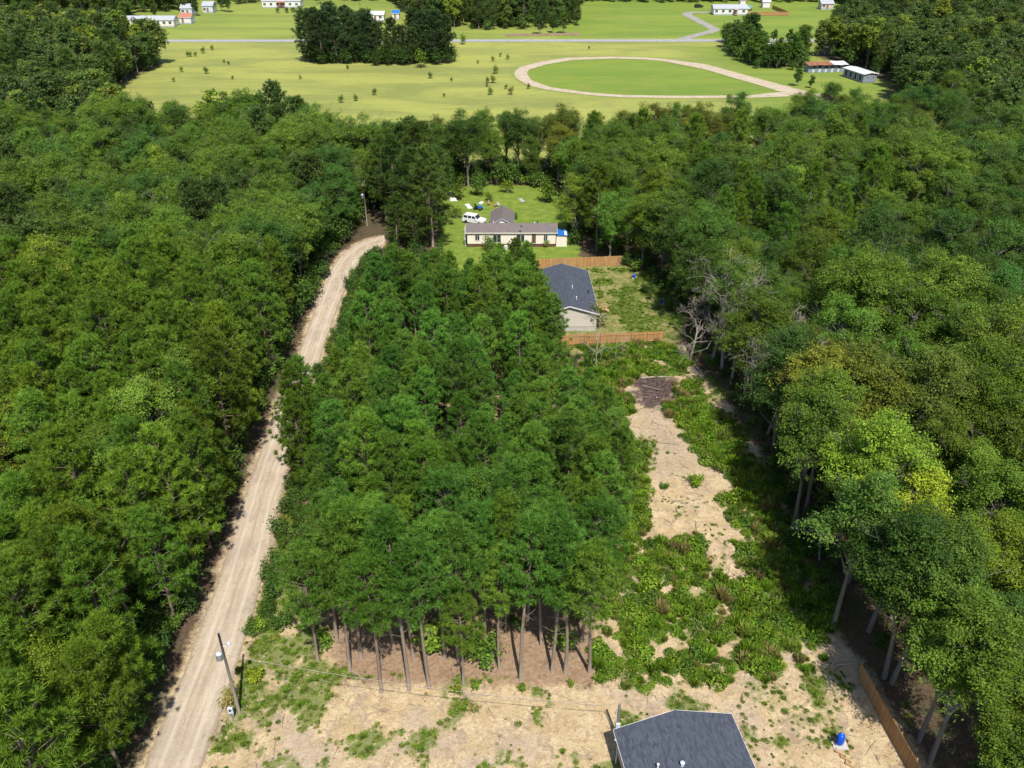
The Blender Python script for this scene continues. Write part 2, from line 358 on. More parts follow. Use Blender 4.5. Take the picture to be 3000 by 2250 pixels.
    c = g.mix(mask('lawn', 5, .5), c, l)
    yd = g.mix(g.ramp(n_mid, .4, .6), (0.266, 0.207, 0.096), (0.118, 0.137, 0.030)); yd = g.mix(g.ramp(n_fine, .42, .62, 0, .7), yd, (0.074, 0.111, 0.018)); c = g.mix(mask('yard', 4, .5), c, yd)
    # pine needles
    li = g.mix(g.ramp(n_fine, .3, .7), (0.181, 0.111, 0.064), (0.282, 0.199, 0.129)); li = g.mix(g.ramp(n_tiny, .5, .8, 0, .6), li, (0.322, 0.260, 0.189)); li = g.mix(g.ramp(n_mid, .52, .68, 0, .5), li, (0.134, 0.076, 0.043)); c = g.mix(mask('litter', 3.5, .6), c, li)
    # sand, with ochre, pinkish clay and grey washes
    s = g.mix(g.ramp(n_mid, .35, .66), (0.363, 0.270, 0.150), (0.490, 0.385, 0.241)); s = g.mix(g.ramp(n_big, .5, .62, 0, .65), s, (0.328, 0.270, 0.224)); s = g.mix(g.ramp(n_fine, .5, .72, 0, .55), s, (0.392, 0.253, 0.105))
    s = g.mix(g.ramp(n_tiny, .5, .78, 0, .55), s, (0.253, 0.182, 0.105)); s = g.mix(g.ramp(g.noise(.28, 4, .7), .56, .66, 0, .6), s, (0.231, 0.175, 0.133)); dk = g.noise(1.1, 6, .75, None, .8); s = g.mix(g.ramp(dk, .47, .62, 0, .6), s, (.20, .145, .09)); s = g.mix(g.ramp(dk, .42, .30, 0, .4), s, (.46, .38, .27)); s = g.mix(g.ramp(g.noise(5.5, 5, .75), .5, .66, 0, .5), s, (.17, .12, .075)); c = g.mix(mask('sand', 2.6, .6), c, s)
    sc = g.mix(g.ramp(n_fine, .38, .62), (0.140, 0.113, 0.095), (0.307, 0.253, 0.196)); c = g.mix(g.math('MULTIPLY', mask('scrape', 11, 1.6), .42), c, sc)
    ch = g.mix(g.ramp(n_fine, .4, .62), (0.025, 0.018, 0.018), (0.113, 0.070, 0.060)); c = g.mix(mask('char', 5, .6), c, ch)
    gm = g.ramp(g.math('ADD', g.attr('green'), g.math('MULTIPLY', g.math('SUBTRACT', n_fine, .5), 1.1)), .34, .80, 0, .8)
    gr = g.mix(g.ramp(n_tiny, .35, .65), (0.047, 0.089, 0.015), (0.126, 0.173, 0.029)); gr = g.mix(g.ramp(n_mid, .5, .7, 0, .5), gr, (0.231, 0.231, 0.063)); c = g.mix(gm, c, gr)
    nt.links.new(c, b.inputs['Base Color'])
    hgt = g.math('ADD', g.math('MULTIPLY', n_fine, .6), g.math('MULTIPLY', n_tiny, .35)); nt.links.new(g.bump(hgt, .9, .22), b.inputs['Normal'])
    me.materials.append(m); o = link(bpy.data.objects.new('ground', me)); tag(o, kind='structure')
build_ground()

def ribbon(name, L, Rr, m, z=.02, nc=9, rut=0.0, rag=0.0, seed=0):
    n = len(L); t = np.linspace(0, 1, nc); rs = np.random.RandomState(seed)
    A = np.array(L)[:, None, :] * (1 - t)[None, :, None] + np.array(Rr)[:, None, :] * t[None, :, None]
    if rag:
        s = np.arange(n) * 1.0; w0 = np.array(Rr) - np.array(L); w0 = w0 / (np.hypot(*w0.T)[:, None] + 1e-6)
        A[:, 0] += w0 * ((fbm(s, s * 0, 5, seed) - .5) * rag)[:, None]; A[:, -1] += w0 * ((fbm(s, s * 0 + 50, 5, seed) - .5) * rag)[:, None]
    prof = np.zeros(nc) + z
    if rut: prof = z + rut * (np.cos((t - .5) * 4 * math.pi) * .5 + .5) * np.where((t > .02) & (t < .98), 1, 0)
    Z = np.broadcast_to(prof, (n, nc)).copy()
    if rut: Z += (fbm(A[..., 0], A[..., 1], 1.3, seed + 5) - .5) * rut
    Z = np.maximum(Z, z)
    V = np.c_[A.reshape(-1, 2), Z.ravel()]; i = np.arange(n * nc).reshape(n, nc)
    F = np.c_[i[:-1, :-1].ravel(), i[:-1, 1:].ravel(), i[1:, 1:].ravel(), i[1:, :-1].ravel()]
    me = np_mesh(name, V, F, [m], smooth=True); q = me.attributes.new('u', 'FLOAT', 'POINT'); q.data.foreach_set('value', np.tile(t, n).astype(np.float32))
    return tag(link(bpy.data.objects.new(name, me)), kind='structure')
def road_material():
    m, nt, b = mat('sandy_road', .95); g = NG(nt)
    mp = g.n('ShaderNodeMapping'); mp.inputs['Scale'].default_value = (1.6, .16, 1); nt.links.new(g.pos(), mp.inputs[0])
    st = g.noise(1.5, 5, .7, mp.outputs[0], .5); nf = g.noise(3, 5, .7); u = g.attr('u')
    c = g.mix(g.ramp(st, .3, .7), (0.319, 0.251, 0.177), (0.411, 0.345, 0.269)); c = g.mix(g.ramp(nf, .5, .75, 0, .45), c, (0.273, 0.207, 0.138))
    c = g.mix(g.ramp(g.noise(.22, 4, .65), .45, .68, 0, .55), c, (0.248, 0.206, 0.159)); c = g.mix(g.ramp(g.noise(.9, 5, .75, None, 1.0), .55, .68, 0, .5), c, (0.230, 0.182, 0.133)); c = g.mix(g.ramp(g.noise(7, 3, .7), .56, .7, 0, .4), c, (0.184, 0.144, 0.106))
    ed = g.math('ABSOLUTE', g.math('SUBTRACT', u, .5)); e = g.ramp(g.math('ADD', ed, g.math('MULTIPLY', g.math('SUBTRACT', nf, .5), .22)), .40, .50, 0, .75); c = g.mix(e, c, (0.194, 0.150, 0.100))
    tk = g.ramp(g.math('ABSOLUTE', g.math('SUBTRACT', g.math('ADD', ed, g.math('MULTIPLY', g.math('SUBTRACT', st, .5), .05)), .23)), .0, .07, .55, 0); c = g.mix(tk, c, (0.452, 0.387, 0.317))
    e2 = g.ramp(g.math('ADD', ed, g.math('MULTIPLY', g.math('SUBTRACT', st, .5), .2)), .07, .0, 0, .35); c = g.mix(e2, c, (0.240, 0.184, 0.119))
    nt.links.new(c, b.inputs['Base Color']); nt.links.new(g.bump(g.math('ADD', st, g.math('MULTIPLY', nf, .7)), .8, .15), b.inputs['Normal']); return m
M['road'] = road_material()
ribbon('dirt_road', RL, RR, M['road'], .015, 11, .07, .4, 3)
def offset_pair(c, wd):
    d = np.gradient(c, axis=0); d /= np.hypot(*d.T)[:, None]; nrm = np.c_[-d[:, 1], d[:, 0]]; return c + nrm * wd / 2, c - nrm * wd / 2
def path_material(name, a, c2):
    m, nt, b = mat(name, .95); g = NG(nt); n1 = g.noise(.35, 5, .7); n2 = g.noise(2, 4, .7)
    c = g.mix(g.ramp(n1, .3, .7), a, c2); c = g.mix(g.ramp(n2, .5, .8, 0, .4), c, tuple(v * .7 for v in a)); nt.links.new(c, b.inputs['Base Color']); return m
def track_material():
    m, nt, b = mat('pale_track_dirt', .95); g = NG(nt); n1 = g.noise(.35, 5, .7); n2 = g.noise(1.5, 4, .7); ed = g.math('ABSOLUTE', g.math('SUBTRACT', g.attr('u'), .5))
    c = g.mix(g.ramp(n1, .3, .7), (.30, .24, .17), (.41, .34, .255)); c = g.mix(g.ramp(n2, .48, .75, 0, .5), c, (.22, .18, .12))
    tk = g.ramp(g.math('ABSOLUTE', g.math('SUBTRACT', ed, .2)), 0, .06, .35, 0); c = g.mix(tk, c, (.24, .19, .13))
    e = g.ramp(g.math('ADD', ed, g.math('MULTIPLY', g.math('SUBTRACT', n2, .5), .5)), .36, .48, 0, 1); c = g.mix(e, c, (.135, .17, .03)); nt.links.new(c, b.inputs['Base Color']); return m
M['track_even'] = path_material('pale_track_dirt', (0.310, 0.248, 0.180), (0.409, 0.341, 0.260))
M['track'] = track_material()
M['asphalt'] = path_material('worn_pale_asphalt', (0.211, 0.211, 0.217), (0.285, 0.285, 0.291))
M['gravel'] = path_material('grey_gravel', (0.186, 0.167, 0.149), (0.273, 0.254, 0.229))
tl = resample(poly([(1900, 168), (1800, 165), (1659, 168), (1591, 178), (1523, 194), (1501, 212), (1507, 228), (1541, 249), (1596, 263), (1727, 279), (1830, 286), (2000, 288), (2200, 287), (2320, 283)]), 140)
tr = resample(poly([(1900, 175), (1800, 172), (1681, 176), (1600, 190), (1553, 204), (1546, 215), (1559, 235), (1614, 255), (1731, 271), (1830, 278), (2000, 280), (2190, 279), (2290, 268)]), 140)
ribbon('riding_track', tl, tr, M['track'], .012, 5, 0, .6, 7)
tl2 = resample(poly([(1840, 166), (1936, 171), (2071, 187), (2229, 231), (2321, 255), (2424, 279), (2483, 298), (2600, 330)]), 90)
tr2 = resample(poly([(1840, 173), (1936, 178), (2060, 203), (2218, 249), (2310, 278), (2397, 294), (2456, 310), (2570, 345)]), 90)
ribbon('riding_track', tl2, tr2, M['track'], .008, 5, 0, .6, 9)
rc = np.array([(x, 391 + .004 * x) for x in np.linspace(-420, 420, 120)]); a_, b_ = offset_pair(rc, 6.2); ribbon('paved_road', a_, b_, M['asphalt'], .02, 5)
dc = resample(poly([(1985, 122), (2020, 108), (2085, 92), (2096, 86), (2060, 68), (2010, 42), (2020, 36), (2090, 37)]), 90); a_, b_ = offset_pair(dc, 5.0); ribbon('driveway', a_, b_, M['gravel'], .012, 5)
vc = resample(np.r_[poly([(1700, 99), (1600, 101), (1480, 103)]), ], 40); a_, b_ = offset_pair(vc, 8); ribbon('bare_verge', a_, b_, path_material('bare_clay', (.13, .10, .05), (.24, .17, .10)), .006, 5, 0, 3, 4)

# ------------------------------------------------------------------ plants: meshes made once, shared by every copy
def unit(v): return v / (np.linalg.norm(v, axis=-1, keepdims=True) + 1e-9)
def needles(C, D, n, ln, wd, rs):
    """tufts of needles: n thin triangles round each centre C, spraying about direction D"""
    m = len(C); q = unit(rs.normal(size=(m, n, 3))); q = unit(q + D[:, None, :] * .75)
    L = ln * rs.uniform(.7, 1.15, (m, n, 1)); s = unit(np.cross(q, rs.normal(size=(m, n, 3)))) * wd * .5
    c = C[:, None, :] + q * .04
    V = np.stack([c - s, c + s, c + q * L], 2).reshape(-1, 3); F = np.arange(len(V)).reshape(-1, 3)
    v = np.repeat(rs.uniform(0, 1, m), n) * .55 + rs.uniform(0, .45, m * n); return V, F, v
def leaves(C, N, size, rs, asp=.62):
    """one folded leaf (two triangles) at each centre, facing about N"""
    m = len(C); N = unit(N); t = unit(np.cross(N, rs.normal(size=(m, 3)))); b = np.cross(N, t); s = (size * rs.uniform(.65, 1.3, m))[:, None]
    f = N * s * .22
    V = np.stack([C - t * s, C + b * s * asp + f, C + t * s, C - b * s * asp + f], 1).reshape(-1, 3); i = np.arange(m) * 4
    F = np.c_[i, i + 1, i + 2, i, i + 2, i + 3].reshape(-1, 3); return V, F
def crown_mesh(name, parts, m):
    V = []; F = []; v = []; o = 0
    for a, f, q in parts: V.append(a); F.append(f + o); v.append(q); o += len(a)
    return np_mesh(name, np.concatenate(V), np.concatenate(F), [m], None, np.concatenate(v))
def joined_source(name, tm, cm, color):
    """trunk and crown as one mesh, for the far woods"""
    import bmesh
    bm = bmesh.new()
    if tm: bm.from_mesh(tm)
    n0 = len(bm.faces); bm.from_mesh(cm); bm.faces.ensure_lookup_table()
    for f in bm.faces[n0:]: f.material_index = 1 if tm else 0
    me = bpy.data.meshes.new(name); bm.to_mesh(me); bm.free(); me.materials.append(tm.materials[0]) if tm else None; me.materials.append(leaf_material(name + '_foliage', .25, .5, color))
    o = bpy.data.objects.new(name, me); o.color = (*color, 1); return o

def make_pine(seed, H=16, cb=.5, rmax=2.4, nb=46, tufts=10, nn=32, tl=.48, tw=.066, pw=.62):
    rs = np.random.RandomState(seed); mb = MB(); bend = rs.normal(0, .35, 2); k = 9
    def axis_pt(t): return np.array([bend[0] * t * t + .12 * math.sin(5 * t + seed), bend[1] * t * t + .1 * math.cos(4 * t + seed), H * t])
    ts = np.linspace(0, 1, k); mb.tube([axis_pt(t) for t in ts], [.025 + .0095 * H * (1 - t) ** .85 for t in ts], 7)
    C = []; D = []
    for i in range(nb):
        s = (i + rs.uniform(0, 1)) / nb; t = cb + (1 - cb) * s * .97; az = i * 2.4 + rs.uniform(-.6, .6)
        L = rmax * (.62 + .38 * min(1, s * 3)) * (1 - s) ** pw * rs.uniform(.65, 1.15) + .35; el = R(4 + 46 * s + rs.uniform(-9, 9))
        p0 = axis_pt(t); d = np.array([math.cos(az) * math.cos(el), math.sin(az) * math.cos(el), math.sin(el)])
        path = [p0 + d * L * q + np.array([0, 0, .16 * L * q * q]) for q in (0, .5, 1)]
        mb.tube(path, [.045 * (1 - s * .6), .03, .012], 4, False)
        n = max(3, int(tufts * (.45 + L / rmax * .6)))
        q = rs.uniform(.28, 1.05, n) ** .8; lat = rs.normal(0, .26, n) * L * (.55 + .3 * q); side = np.array([-d[1], d[0], 0]); side = side / (np.linalg.norm(side) + 1e-6)
        c = p0 + d * (L * q)[:, None] + side * lat[:, None] + np.c_[np.zeros(n), np.zeros(n), .16 * L * q * q + rs.uniform(-.1, .28, n)]
        C.append(c); D.append(unit(np.tile(d * .6, (n, 1)) + side * lat[:, None] * .35 + np.array([0, 0, .8])))
        for j in range(n // 4):                                    # side twigs
            mb.tube([p0 + d * L * q[j] * .7, c[j]], [.016, .008], 3, False)
    top = axis_pt(1.0); n = 16; C.append(top + rs.normal(0, .28, (n, 3)) * np.array([1, 1, 1.4]) - np.array([0, 0, .3])); D.append(np.tile([0, 0, 1.0], (n, 1)))
    for i in range(9):                                             # dead stubs under the crown
        t = cb * rs.uniform(.45, 1.0); az = rs.uniform(0, 6.28); L = rs.uniform(.4, 1.7); p0 = axis_pt(t)
        d = np.array([math.cos(az), math.sin(az), rs.uniform(-.15, .35)]); mid = p0 + d * L * .55 + np.array([0, 0, rs.uniform(-.1, .15)])
        mb.tube([p0, mid, p0 + d * L], [.03, .02, .008], 3, False)
        mb.tube([mid, mid + rs.normal(0, .35, 3)], [.013, .006], 3, False)
    C = np.concatenate(C); D = np.concatenate(D); tr = needles(C, D, nn, tl, tw, rs)
    return mb.mesh('trunk', M['bark_pine'], True), crown_mesh('crown', [tr], M['needle'])

def make_broadleaf(seed, H=15, cb=.34, rad=3.6, lobes=22, sprigs=34, per=9, ls=.15, bark='bark_grey', cone=0.0):
    rs = np.random.RandomState(seed); mb = MB(); bend = rs.normal(0, .5, 2)
    def ax(t): return np.array([bend[0] * t * t, bend[1] * t * t, H * t])
    ts = np.linspace(0, .82, 7); mb.tube([ax(t) for t in ts], [.05 + .0105 * H * (1 - t / .9) for t in ts], 7)
    C = []; N = []; vv = []; zc = H * (cb + (1 - cb) * .52); hz = H * (1 - cb) * .5; ell = rs.uniform(.82, 1.2)
    for i in range(lobes):
        if i < 2: u = np.array([rs.normal(0, .2), rs.normal(0, .2), .8])
        else:
            u = unit(rs.normal(size=3)); u[2] = u[2] * .9 + .12; u = u * rs.uniform(.42, .98) * np.array([ell, 1 / ell, 1])
        w_ = 1 - cone * max(0, (u[2] + .3)) * .7
        c = np.array([ax(.7)[0] + u[0] * rad * w_, ax(.7)[1] + u[1] * rad * w_, zc + u[2] * hz]); r = rad * rs.uniform(.2, .4) * (1 - .25 * max(u[2], 0)); od = unit(u + rs.normal(0, .4, 3))
        t0 = max(.18, min(.75, (c[2] / H) - rs.uniform(.12, .26))); p0 = ax(t0); mid = p0 * .45 + c * .55 + np.array([0, 0, -.3])
        mb.tube([p0, mid, c], [.018 * H * (1 - t0) + .03, .05, .02], 5, False)
        n = int(sprigs * rs.uniform(.75, 1.2)); q = unit(rs.normal(size=(n, 3)) + np.array([0, 0, .45])); rr = r * rs.uniform(.55, 1.08, n)
        sc = c + q * rr[:, None] * np.array([1, 1, .72]) + od * (rs.normal(0, .38, n) * r)[:, None]
        for j in range(0, n, 9): mb.tube([c, sc[j]], [.02, .008], 3, False)
        lv = sc[:, None, :] + rs.normal(0, .19, (n, per, 3)) * np.array([1.25, 1.25, .7]); nn_ = unit(q[:, None, :] * .6 + np.array([0, 0, .65]) + rs.normal(0, .5, (n, per, 3)))
        C.append(lv.reshape(-1, 3)); N.append(nn_.reshape(-1, 3)); vv.append(np.clip(np.repeat(rs.uniform(0, .6, n), per) + rs.uniform(0, .4, n * per) + (c[2] - zc) / hz * .0, 0, 1))
    for k in range(4):                                             # bare limbs poking out of the leaves
        az = rs.uniform(0, 6.28); p0 = ax(rs.uniform(.6, .8)); branch_out(mb, p0 + np.array([math.cos(az), math.sin(az), .4]) * rad * .35, unit(np.array([math.cos(az), math.sin(az), rs.uniform(.4, 1.4)])), rad * .42, .035, 2, rs, .4)
    C = np.concatenate(C); N = np.concatenate(N); V, F = leaves(C, N, ls, rs)
    return mb.mesh('trunk', M[bark], True), crown_mesh('crown', [(V, F, np.repeat(np.concatenate(vv), 2))], M['leaf'])

def branch_out(mb, p, d, L, r, depth, rs, spread=.55):
    q = p + d * L; mid = p + d * L * .5 + rs.normal(0, .07 * L, 3)
    mb.tube([p, mid, q], [r, r * .82, r * .62], 5 if depth > 2 else 3, False)
    if depth == 0: return
    for k in range(rs.randint(2, 4)):
        nd = unit(d + rs.normal(0, spread, 3) + np.array([0, 0, .1])); branch_out(mb, q if k else mid * .3 + q * .7, nd, L * rs.uniform(.6, .82), max(r * .58, .012), depth - 1, rs, spread)
def make_dead(seed, H=9, lean=.2):
    rs = np.random.RandomState(seed); mb = MB(); d = unit(np.array([lean * rs.normal(), lean * rs.normal(), 1.0]))
    mb.tube([(0, 0, 0), tuple(d * H * .3 + rs.normal(0, .1, 3)), tuple(d * H * .55)], [.17, .13, .1], 6, False)
    br = MB()
    for k in range(5): branch_out(br, d * H * rs.uniform(.3, .55), unit(d + rs.normal(0, .6, 3)), H * .2, .07, 5, rs, .5)
    return mb.mesh('trunk', M['dead_wood'], True), br.mesh('branches', M['dead_wood'])
def make_shrub(seed, h=1.6, r=1.0, n=420, ls=.13, up=.3):
    rs = np.random.RandomState(seed); mb = MB(); C = []; N = []
    for i in range(9):
        az = rs.uniform(0, 6.28); q = rs.uniform(.2, .85); tip = np.array([math.cos(az) * r * q, math.sin(az) * r * q, h * rs.uniform(.5, .92)])
        mb.tube([(0, 0, 0), tuple(tip * np.array([.4, .4, .55])), tuple(tip)], [.03, .02, .008], 4, False)
        m = n // 9; c = tip + rs.normal(0, .24, (m, 3)) * np.array([r, r, h * .8]); c[:, 2] = np.abs(c[:, 2]); C.append(c); N.append(unit((c - np.array([0, 0, h * .4])) * .5 + np.array([0, 0, .6]) + rs.normal(0, .45, (m, 3))))
    V, F = leaves(np.concatenate(C), np.concatenate(N), ls, rs)
    return mb.mesh('stems', M['bark_grey']), crown_mesh('foliage', [(V, F, np.repeat(rs.uniform(0, 1, len(F) // 2), 2))], M['leaf'])
def make_herb(seed, h=.5, r=.5, n=170, ls=.075):
    """low leafy herb clump, open at the rim"""
    rs = np.random.RandomState(seed); az = rs.uniform(0, 6.28, n); q = rs.uniform(0, 1, n) ** .7; z = h * (1 - .75 * q * q) * rs.uniform(.25, 1.1, n)
    C = np.c_[np.cos(az) * r * q, np.sin(az) * r * q, z]; N = unit(np.c_[np.cos(az) * q * .5, np.sin(az) * q * .5, np.ones(n)] + rs.normal(0, .4, (n, 3))); V, F = leaves(C, N, ls, rs, .5)
    return crown_mesh('foliage', [(V, F, np.repeat(rs.uniform(0, 1, n), 2))], M['leaf'])
def make_weed(seed, h=.8, r=.5, n=150, wd=.045):
    """upright feathery weed clump: bent blades and small leaves"""
    rs = np.random.RandomState(seed); az = rs.uniform(0, 6.28, n); q = rs.uniform(0, 1, n) ** .6; base = np.c_[np.cos(az) * r * q * .6, np.sin(az) * r * q * .6, np.zeros(n)]
    out = np.c_[np.cos(az), np.sin(az), np.zeros(n)] * (rs.uniform(.1, .55, n) * r)[:, None]; hh = h * rs.uniform(.45, 1.1, n) * (1.1 - .5 * q); s = unit(np.cross(out + [0, 0, .01], rs.normal(size=(n, 3)))) * wd
    mid = base + out * .4 + np.c_[np.zeros(n), np.zeros(n), hh * .6]; tip = base + out * 1.2 + np.c_[np.zeros(n), np.zeros(n), hh]
    V = np.stack([base - s * .5, base + s * .5, mid + s, mid - s, tip], 1).reshape(-1, 3); i = np.arange(n) * 5
    F = np.concatenate([np.c_[i, i + 1, i + 2], np.c_[i, i + 2, i + 3], np.c_[i + 3, i + 2, i + 4]]); v = np.tile(rs.uniform(0, 1, n), 3)
    return crown_mesh('foliage', [(V, F, v)], M['leaf'])

PINES = [make_pine(s, H, cb, r, nb, pw=.48) for s, H, cb, r, nb in ((1, 17, .52, 2.9, 52), (2, 16, .46, 3.0, 58), (3, 17.5, .54, 2.8, 52), (4, 15, .45, 2.9, 54), (5, 16.5, .55, 3.1, 52))]
EDGE_PINES = [make_pine(s, H, cb, r, nb, pw=.48) for s, H, cb, r, nb in ((11, 16, .2, 3.3, 74), (12, 15, .26, 3.4, 70))]
BROADS = [make_broadleaf(s, H, cb, r, lb, 46, 15, ls * .64, 'bark_grey', cone) for s, H, cb, r, lb, ls, cone in
          ((21, 16, .22, 4.3, 44, .15, .2), (22, 14.5, .18, 4.0, 42, .14, .5), (23, 17, .3, 4.9, 50, .16, 0), (24, 13, .12, 3.5, 38, .13, .7), (25, 15.5, .24, 4.6, 46, .16, .2), (26, 17.5, .3, 4.2, 46, .15, .4))]
TALL = [make_broadleaf(27, 18, .46, 4.3, 42, 44, 15, .1, 'bark_grey', .2), make_broadleaf(28, 17, .42, 4.0, 40, 44, 15, .1, 'bark_grey', .4)]
DEADS = [make_dead(31, 10), make_dead(32, 8), make_dead(33, 11)]
SHRUBS = [make_shrub(41, 1.7, 1.1), make_shrub(42, 1.2, .9), make_shrub(43, 2.3, 1.2, 600), make_shrub(44, .7, .55, 200, .1)]
WEEDM = [make_weed(51, .95, .55), make_weed(52, .7, .6), make_weed(53, .45, .5, 110, .04), make_weed(54, .25, .32, 70, .035), make_herb(55, .75, .6, 240, .085), make_herb(56, .35, .5, 150, .07), make_herb(57, .16, .4, 80, .06)]
# lighter meshes for the woods further off
FARP = [make_pine(61, 17, .16, 3.9, 66, 12, 12, .75, .2, .3), make_pine(62, 16, .2, 4.1, 62, 12, 12, .75, .2, .36)]
FARB = [make_broadleaf(71, 16, .08, 4.4, 36, 32, 7, .27, 'bark_grey', .3), make_broadleaf(72, 14, .05, 4.0, 34, 32, 7, .25, 'bark_grey', .5), make_broadleaf(73, 17, .12, 4.6, 38, 32, 7, .28, 'bark_grey', .2)]

GRN = {'pine': (.102, .178, .017), 'pine2': (.086, .174, .021), 'dark': (.062, .124, .020), 'mid': (.096, .166, .019), 'olive': (.130, .160, .022), 'yellow': (.185, .26, .020), 'light': (.150, .23, .024), 'weed': (.095, .18, .012), 'dry': (.24, .20, .06), 'farpine': (.046, .078, .026), 'farleaf': (.072, .118, .026)}
rng = random.Random(5)
def plant(name, pair, pn, x, y, s, color, label, cat, group=None, rz=None, tilt=.03, sz=None):
    t = thing(name, label, cat, (x, y, -.03), 0, group)
    t.rotation_euler = (rng.gauss(0, tilt), rng.gauss(0, tilt), rng.uniform(0, 6.28) if rz is None else rz); t.scale = (s, s, sz or s)
    for me, n in zip(pair, pn):
        o = bpy.data.objects.new(n, me); o.color = (*color, 1); link(o, t)
    return t
def jit(c, a=.22): k = 1 + rng.uniform(-a, a); w_ = rng.uniform(-.12, .12); return (c[0] * k * (1 + w_), c[1] * k, c[2] * k * (1 - w_ * 1.5))
TC = ('trunk', 'crown')

def scatter(name, pts, sources, label, cat, zs=None):
    """one uncountable mass: instances of the source meshes on a cloud of points (x, y, scale, source index)"""
    c = bpy.data.collections.new(name + '_kinds')
    for i, o in enumerate(sources): o.name = '%s_kind_%02d' % (name, i); c.objects.link(o)
    pts = np.array(pts, float); me = bpy.data.meshes.new(name); me.vertices.add(len(pts))
    co = np.c_[pts[:, 0], pts[:, 1], np.full(len(pts), -.03)]; me.vertices.foreach_set('co', co.astype(np.float32).ravel()); rs = np.random.RandomState(9)
    for n, t, v in (('sc', 'FLOAT', pts[:, 2]), ('rz', 'FLOAT', rs.uniform(0, 6.28, len(pts))), ('ix', 'INT', pts[:, 3].astype(np.int32))):
        a = me.attributes.new(n, t, 'POINT'); a.data.foreach_set('value', v.astype(np.float32) if t == 'FLOAT' else v)
    o = link(bpy.data.objects.new(name, me)); tag(o, label, cat, None, 'stuff')
    ng = bpy.data.node_groups.new(name, 'GeometryNodeTree'); ng.interface.new_socket('Geometry', in_out='INPUT', socket_type='NodeSocketGeometry'); ng.interface.new_socket('Geometry', in_out='OUTPUT', socket_type='NodeSocketGeometry')
    N = ng.nodes; gi = N.new('NodeGroupInput'); go = N.new('NodeGroupOutput'); ip = N.new('GeometryNodeInstanceOnPoints'); ci = N.new('GeometryNodeCollectionInfo')
    ci.inputs['Collection'].default_value = c; ci.inputs['Separate Children'].default_value = True; ci.inputs['Reset Children'].default_value = True
    def na(n, t):
        q = N.new('GeometryNodeInputNamedAttribute'); q.data_type = t; q.inputs[0].default_value = n; return q.outputs[0]
    cx = N.new('ShaderNodeCombineXYZ'); L = ng.links; L.new(na('rz', 'FLOAT'), cx.inputs[2]); ip.inputs['Pick Instance'].default_value = True
    L.new(gi.outputs[0], ip.inputs['Points']); L.new(ci.outputs[0], ip.inputs['Instance']); L.new(na('ix', 'INT'), ip.inputs['Instance Index']); L.new(cx.outputs[0], ip.inputs['Rotation']); L.new(na('sc', 'FLOAT'), ip.inputs['Scale']); L.new(ip.outputs[0], go.inputs[0])
    md = o.modifiers.new('scatter', 'NODES'); md.node_group = ng; return o

# ------------------------------------------------------------------ woods
road_l = lambda y: np.interp(y, RL[:, 1], RL[:, 0])
# pines of the wood left of the dirt road
LEFT = np.array([(-30.0, 33), (-30.9, 60), (-32.5, 80), (-33.6, 100), (-34.5, 112), (-95, 112), (-58, 33)])
n_left = 0; deep = []
lf_ = lambda y: 'in the bottom left corner' if y < 50 else 'level with the transformer pole and stand front' if y < 64 else 'level with the middle of the dirt road'
for x, y in poisson(LEFT, 2.95, 101):
    if not in_view(x, y, 3): continue
    edge = x > road_l(y) - 4.5; s = rng.uniform(.82, 1.1); yl = fbm(x, y, 16, 77, 2) > .60 and not edge
    if yl and rng.random() < .6:
        plant('broadleaf_tree', rng.choice(BROADS), TC, x, y, s * .95, jit(rng.choice((GRN['yellow'], GRN['light'], GRN['light']))), 'broadleaf tree of lighter yellow green among the pines left of the dirt road', 'tree', 'light green broadleaf trees in the left pine wood')
    elif y > 78 and not edge: deep.append((x, y, s, rng.choice((0, 1, 2, 3))))
    elif edge: plant('pine_tree', rng.choice(EDGE_PINES), TC, x, y, s * 1.08, jit(GRN['pine']), 'pine foliaged low down, overhanging the left side of the dirt road', 'tree', 'pines along the left road edge')
    else: plant('pine_tree', rng.choice(PINES), TC, x, y, s, jit(GRN['pine']), 'pine inside the left wood ' + lf_(y), 'tree', 'pines of the left wood ' + lf_(y))
    n_left += 1
# the planted stand between road and cleared strip; its front row shows bare trunks
front = [(1028, 1965), (1062, 1930), (1122, 2028), (1196, 2022), (1256, 2012), (1300, 1925), (1345, 1938), (1527, 1990), (1621, 1968), (1655, 1975), (1724, 1972), (1705, 1880), (1150, 1900), (1420, 1880), (1480, 1850), (1590, 1890)]
front = sorted(front); FR = [P(*q) for q in front]
words = ['leftmost', 'second', 'third', 'fourth', 'fifth', 'sixth', 'seventh', 'eighth', 'ninth', 'tenth', 'eleventh', 'twelfth', 'thirteenth', 'fourteenth', 'fifteenth', 'rightmost']
for i, (x, y) in enumerate(FR):
    lab = '%s trunk%s in the front row of pines facing the sandy lot' % (words[i], '' if i in (0, 15) else ' from the left')
    plant('pine_tree', PINES[(0, 2, 4)[i % 3]], TC, x, y, rng.uniform(.9, 1.04), jit(GRN['pine2']), lab, 'tree', 'bare trunked pines along the front of the stand', tilt=.045)
n_st = 0
def stand_label(x, y):
    a = 'front third' if y < 71 else 'middle third' if y < 92 else 'back third'; b = 'on its dirt road side' if x < -13 else 'along its centre line' if x < -1 else 'on its cleared strip side'
    return 'pine in the %s of the central stand %s' % (a, b), 'tree', 'pines in the %s of the stand %s' % (a, b)
def right_place(y): return 'behind the lower right fence' if y < 57 else 'beside the weedy lower strip' if y < 76 else 'beside the bright sand patch' if y < 96 else 'level with the bare dead trees' if y < 120 else 'right of the second house yard'
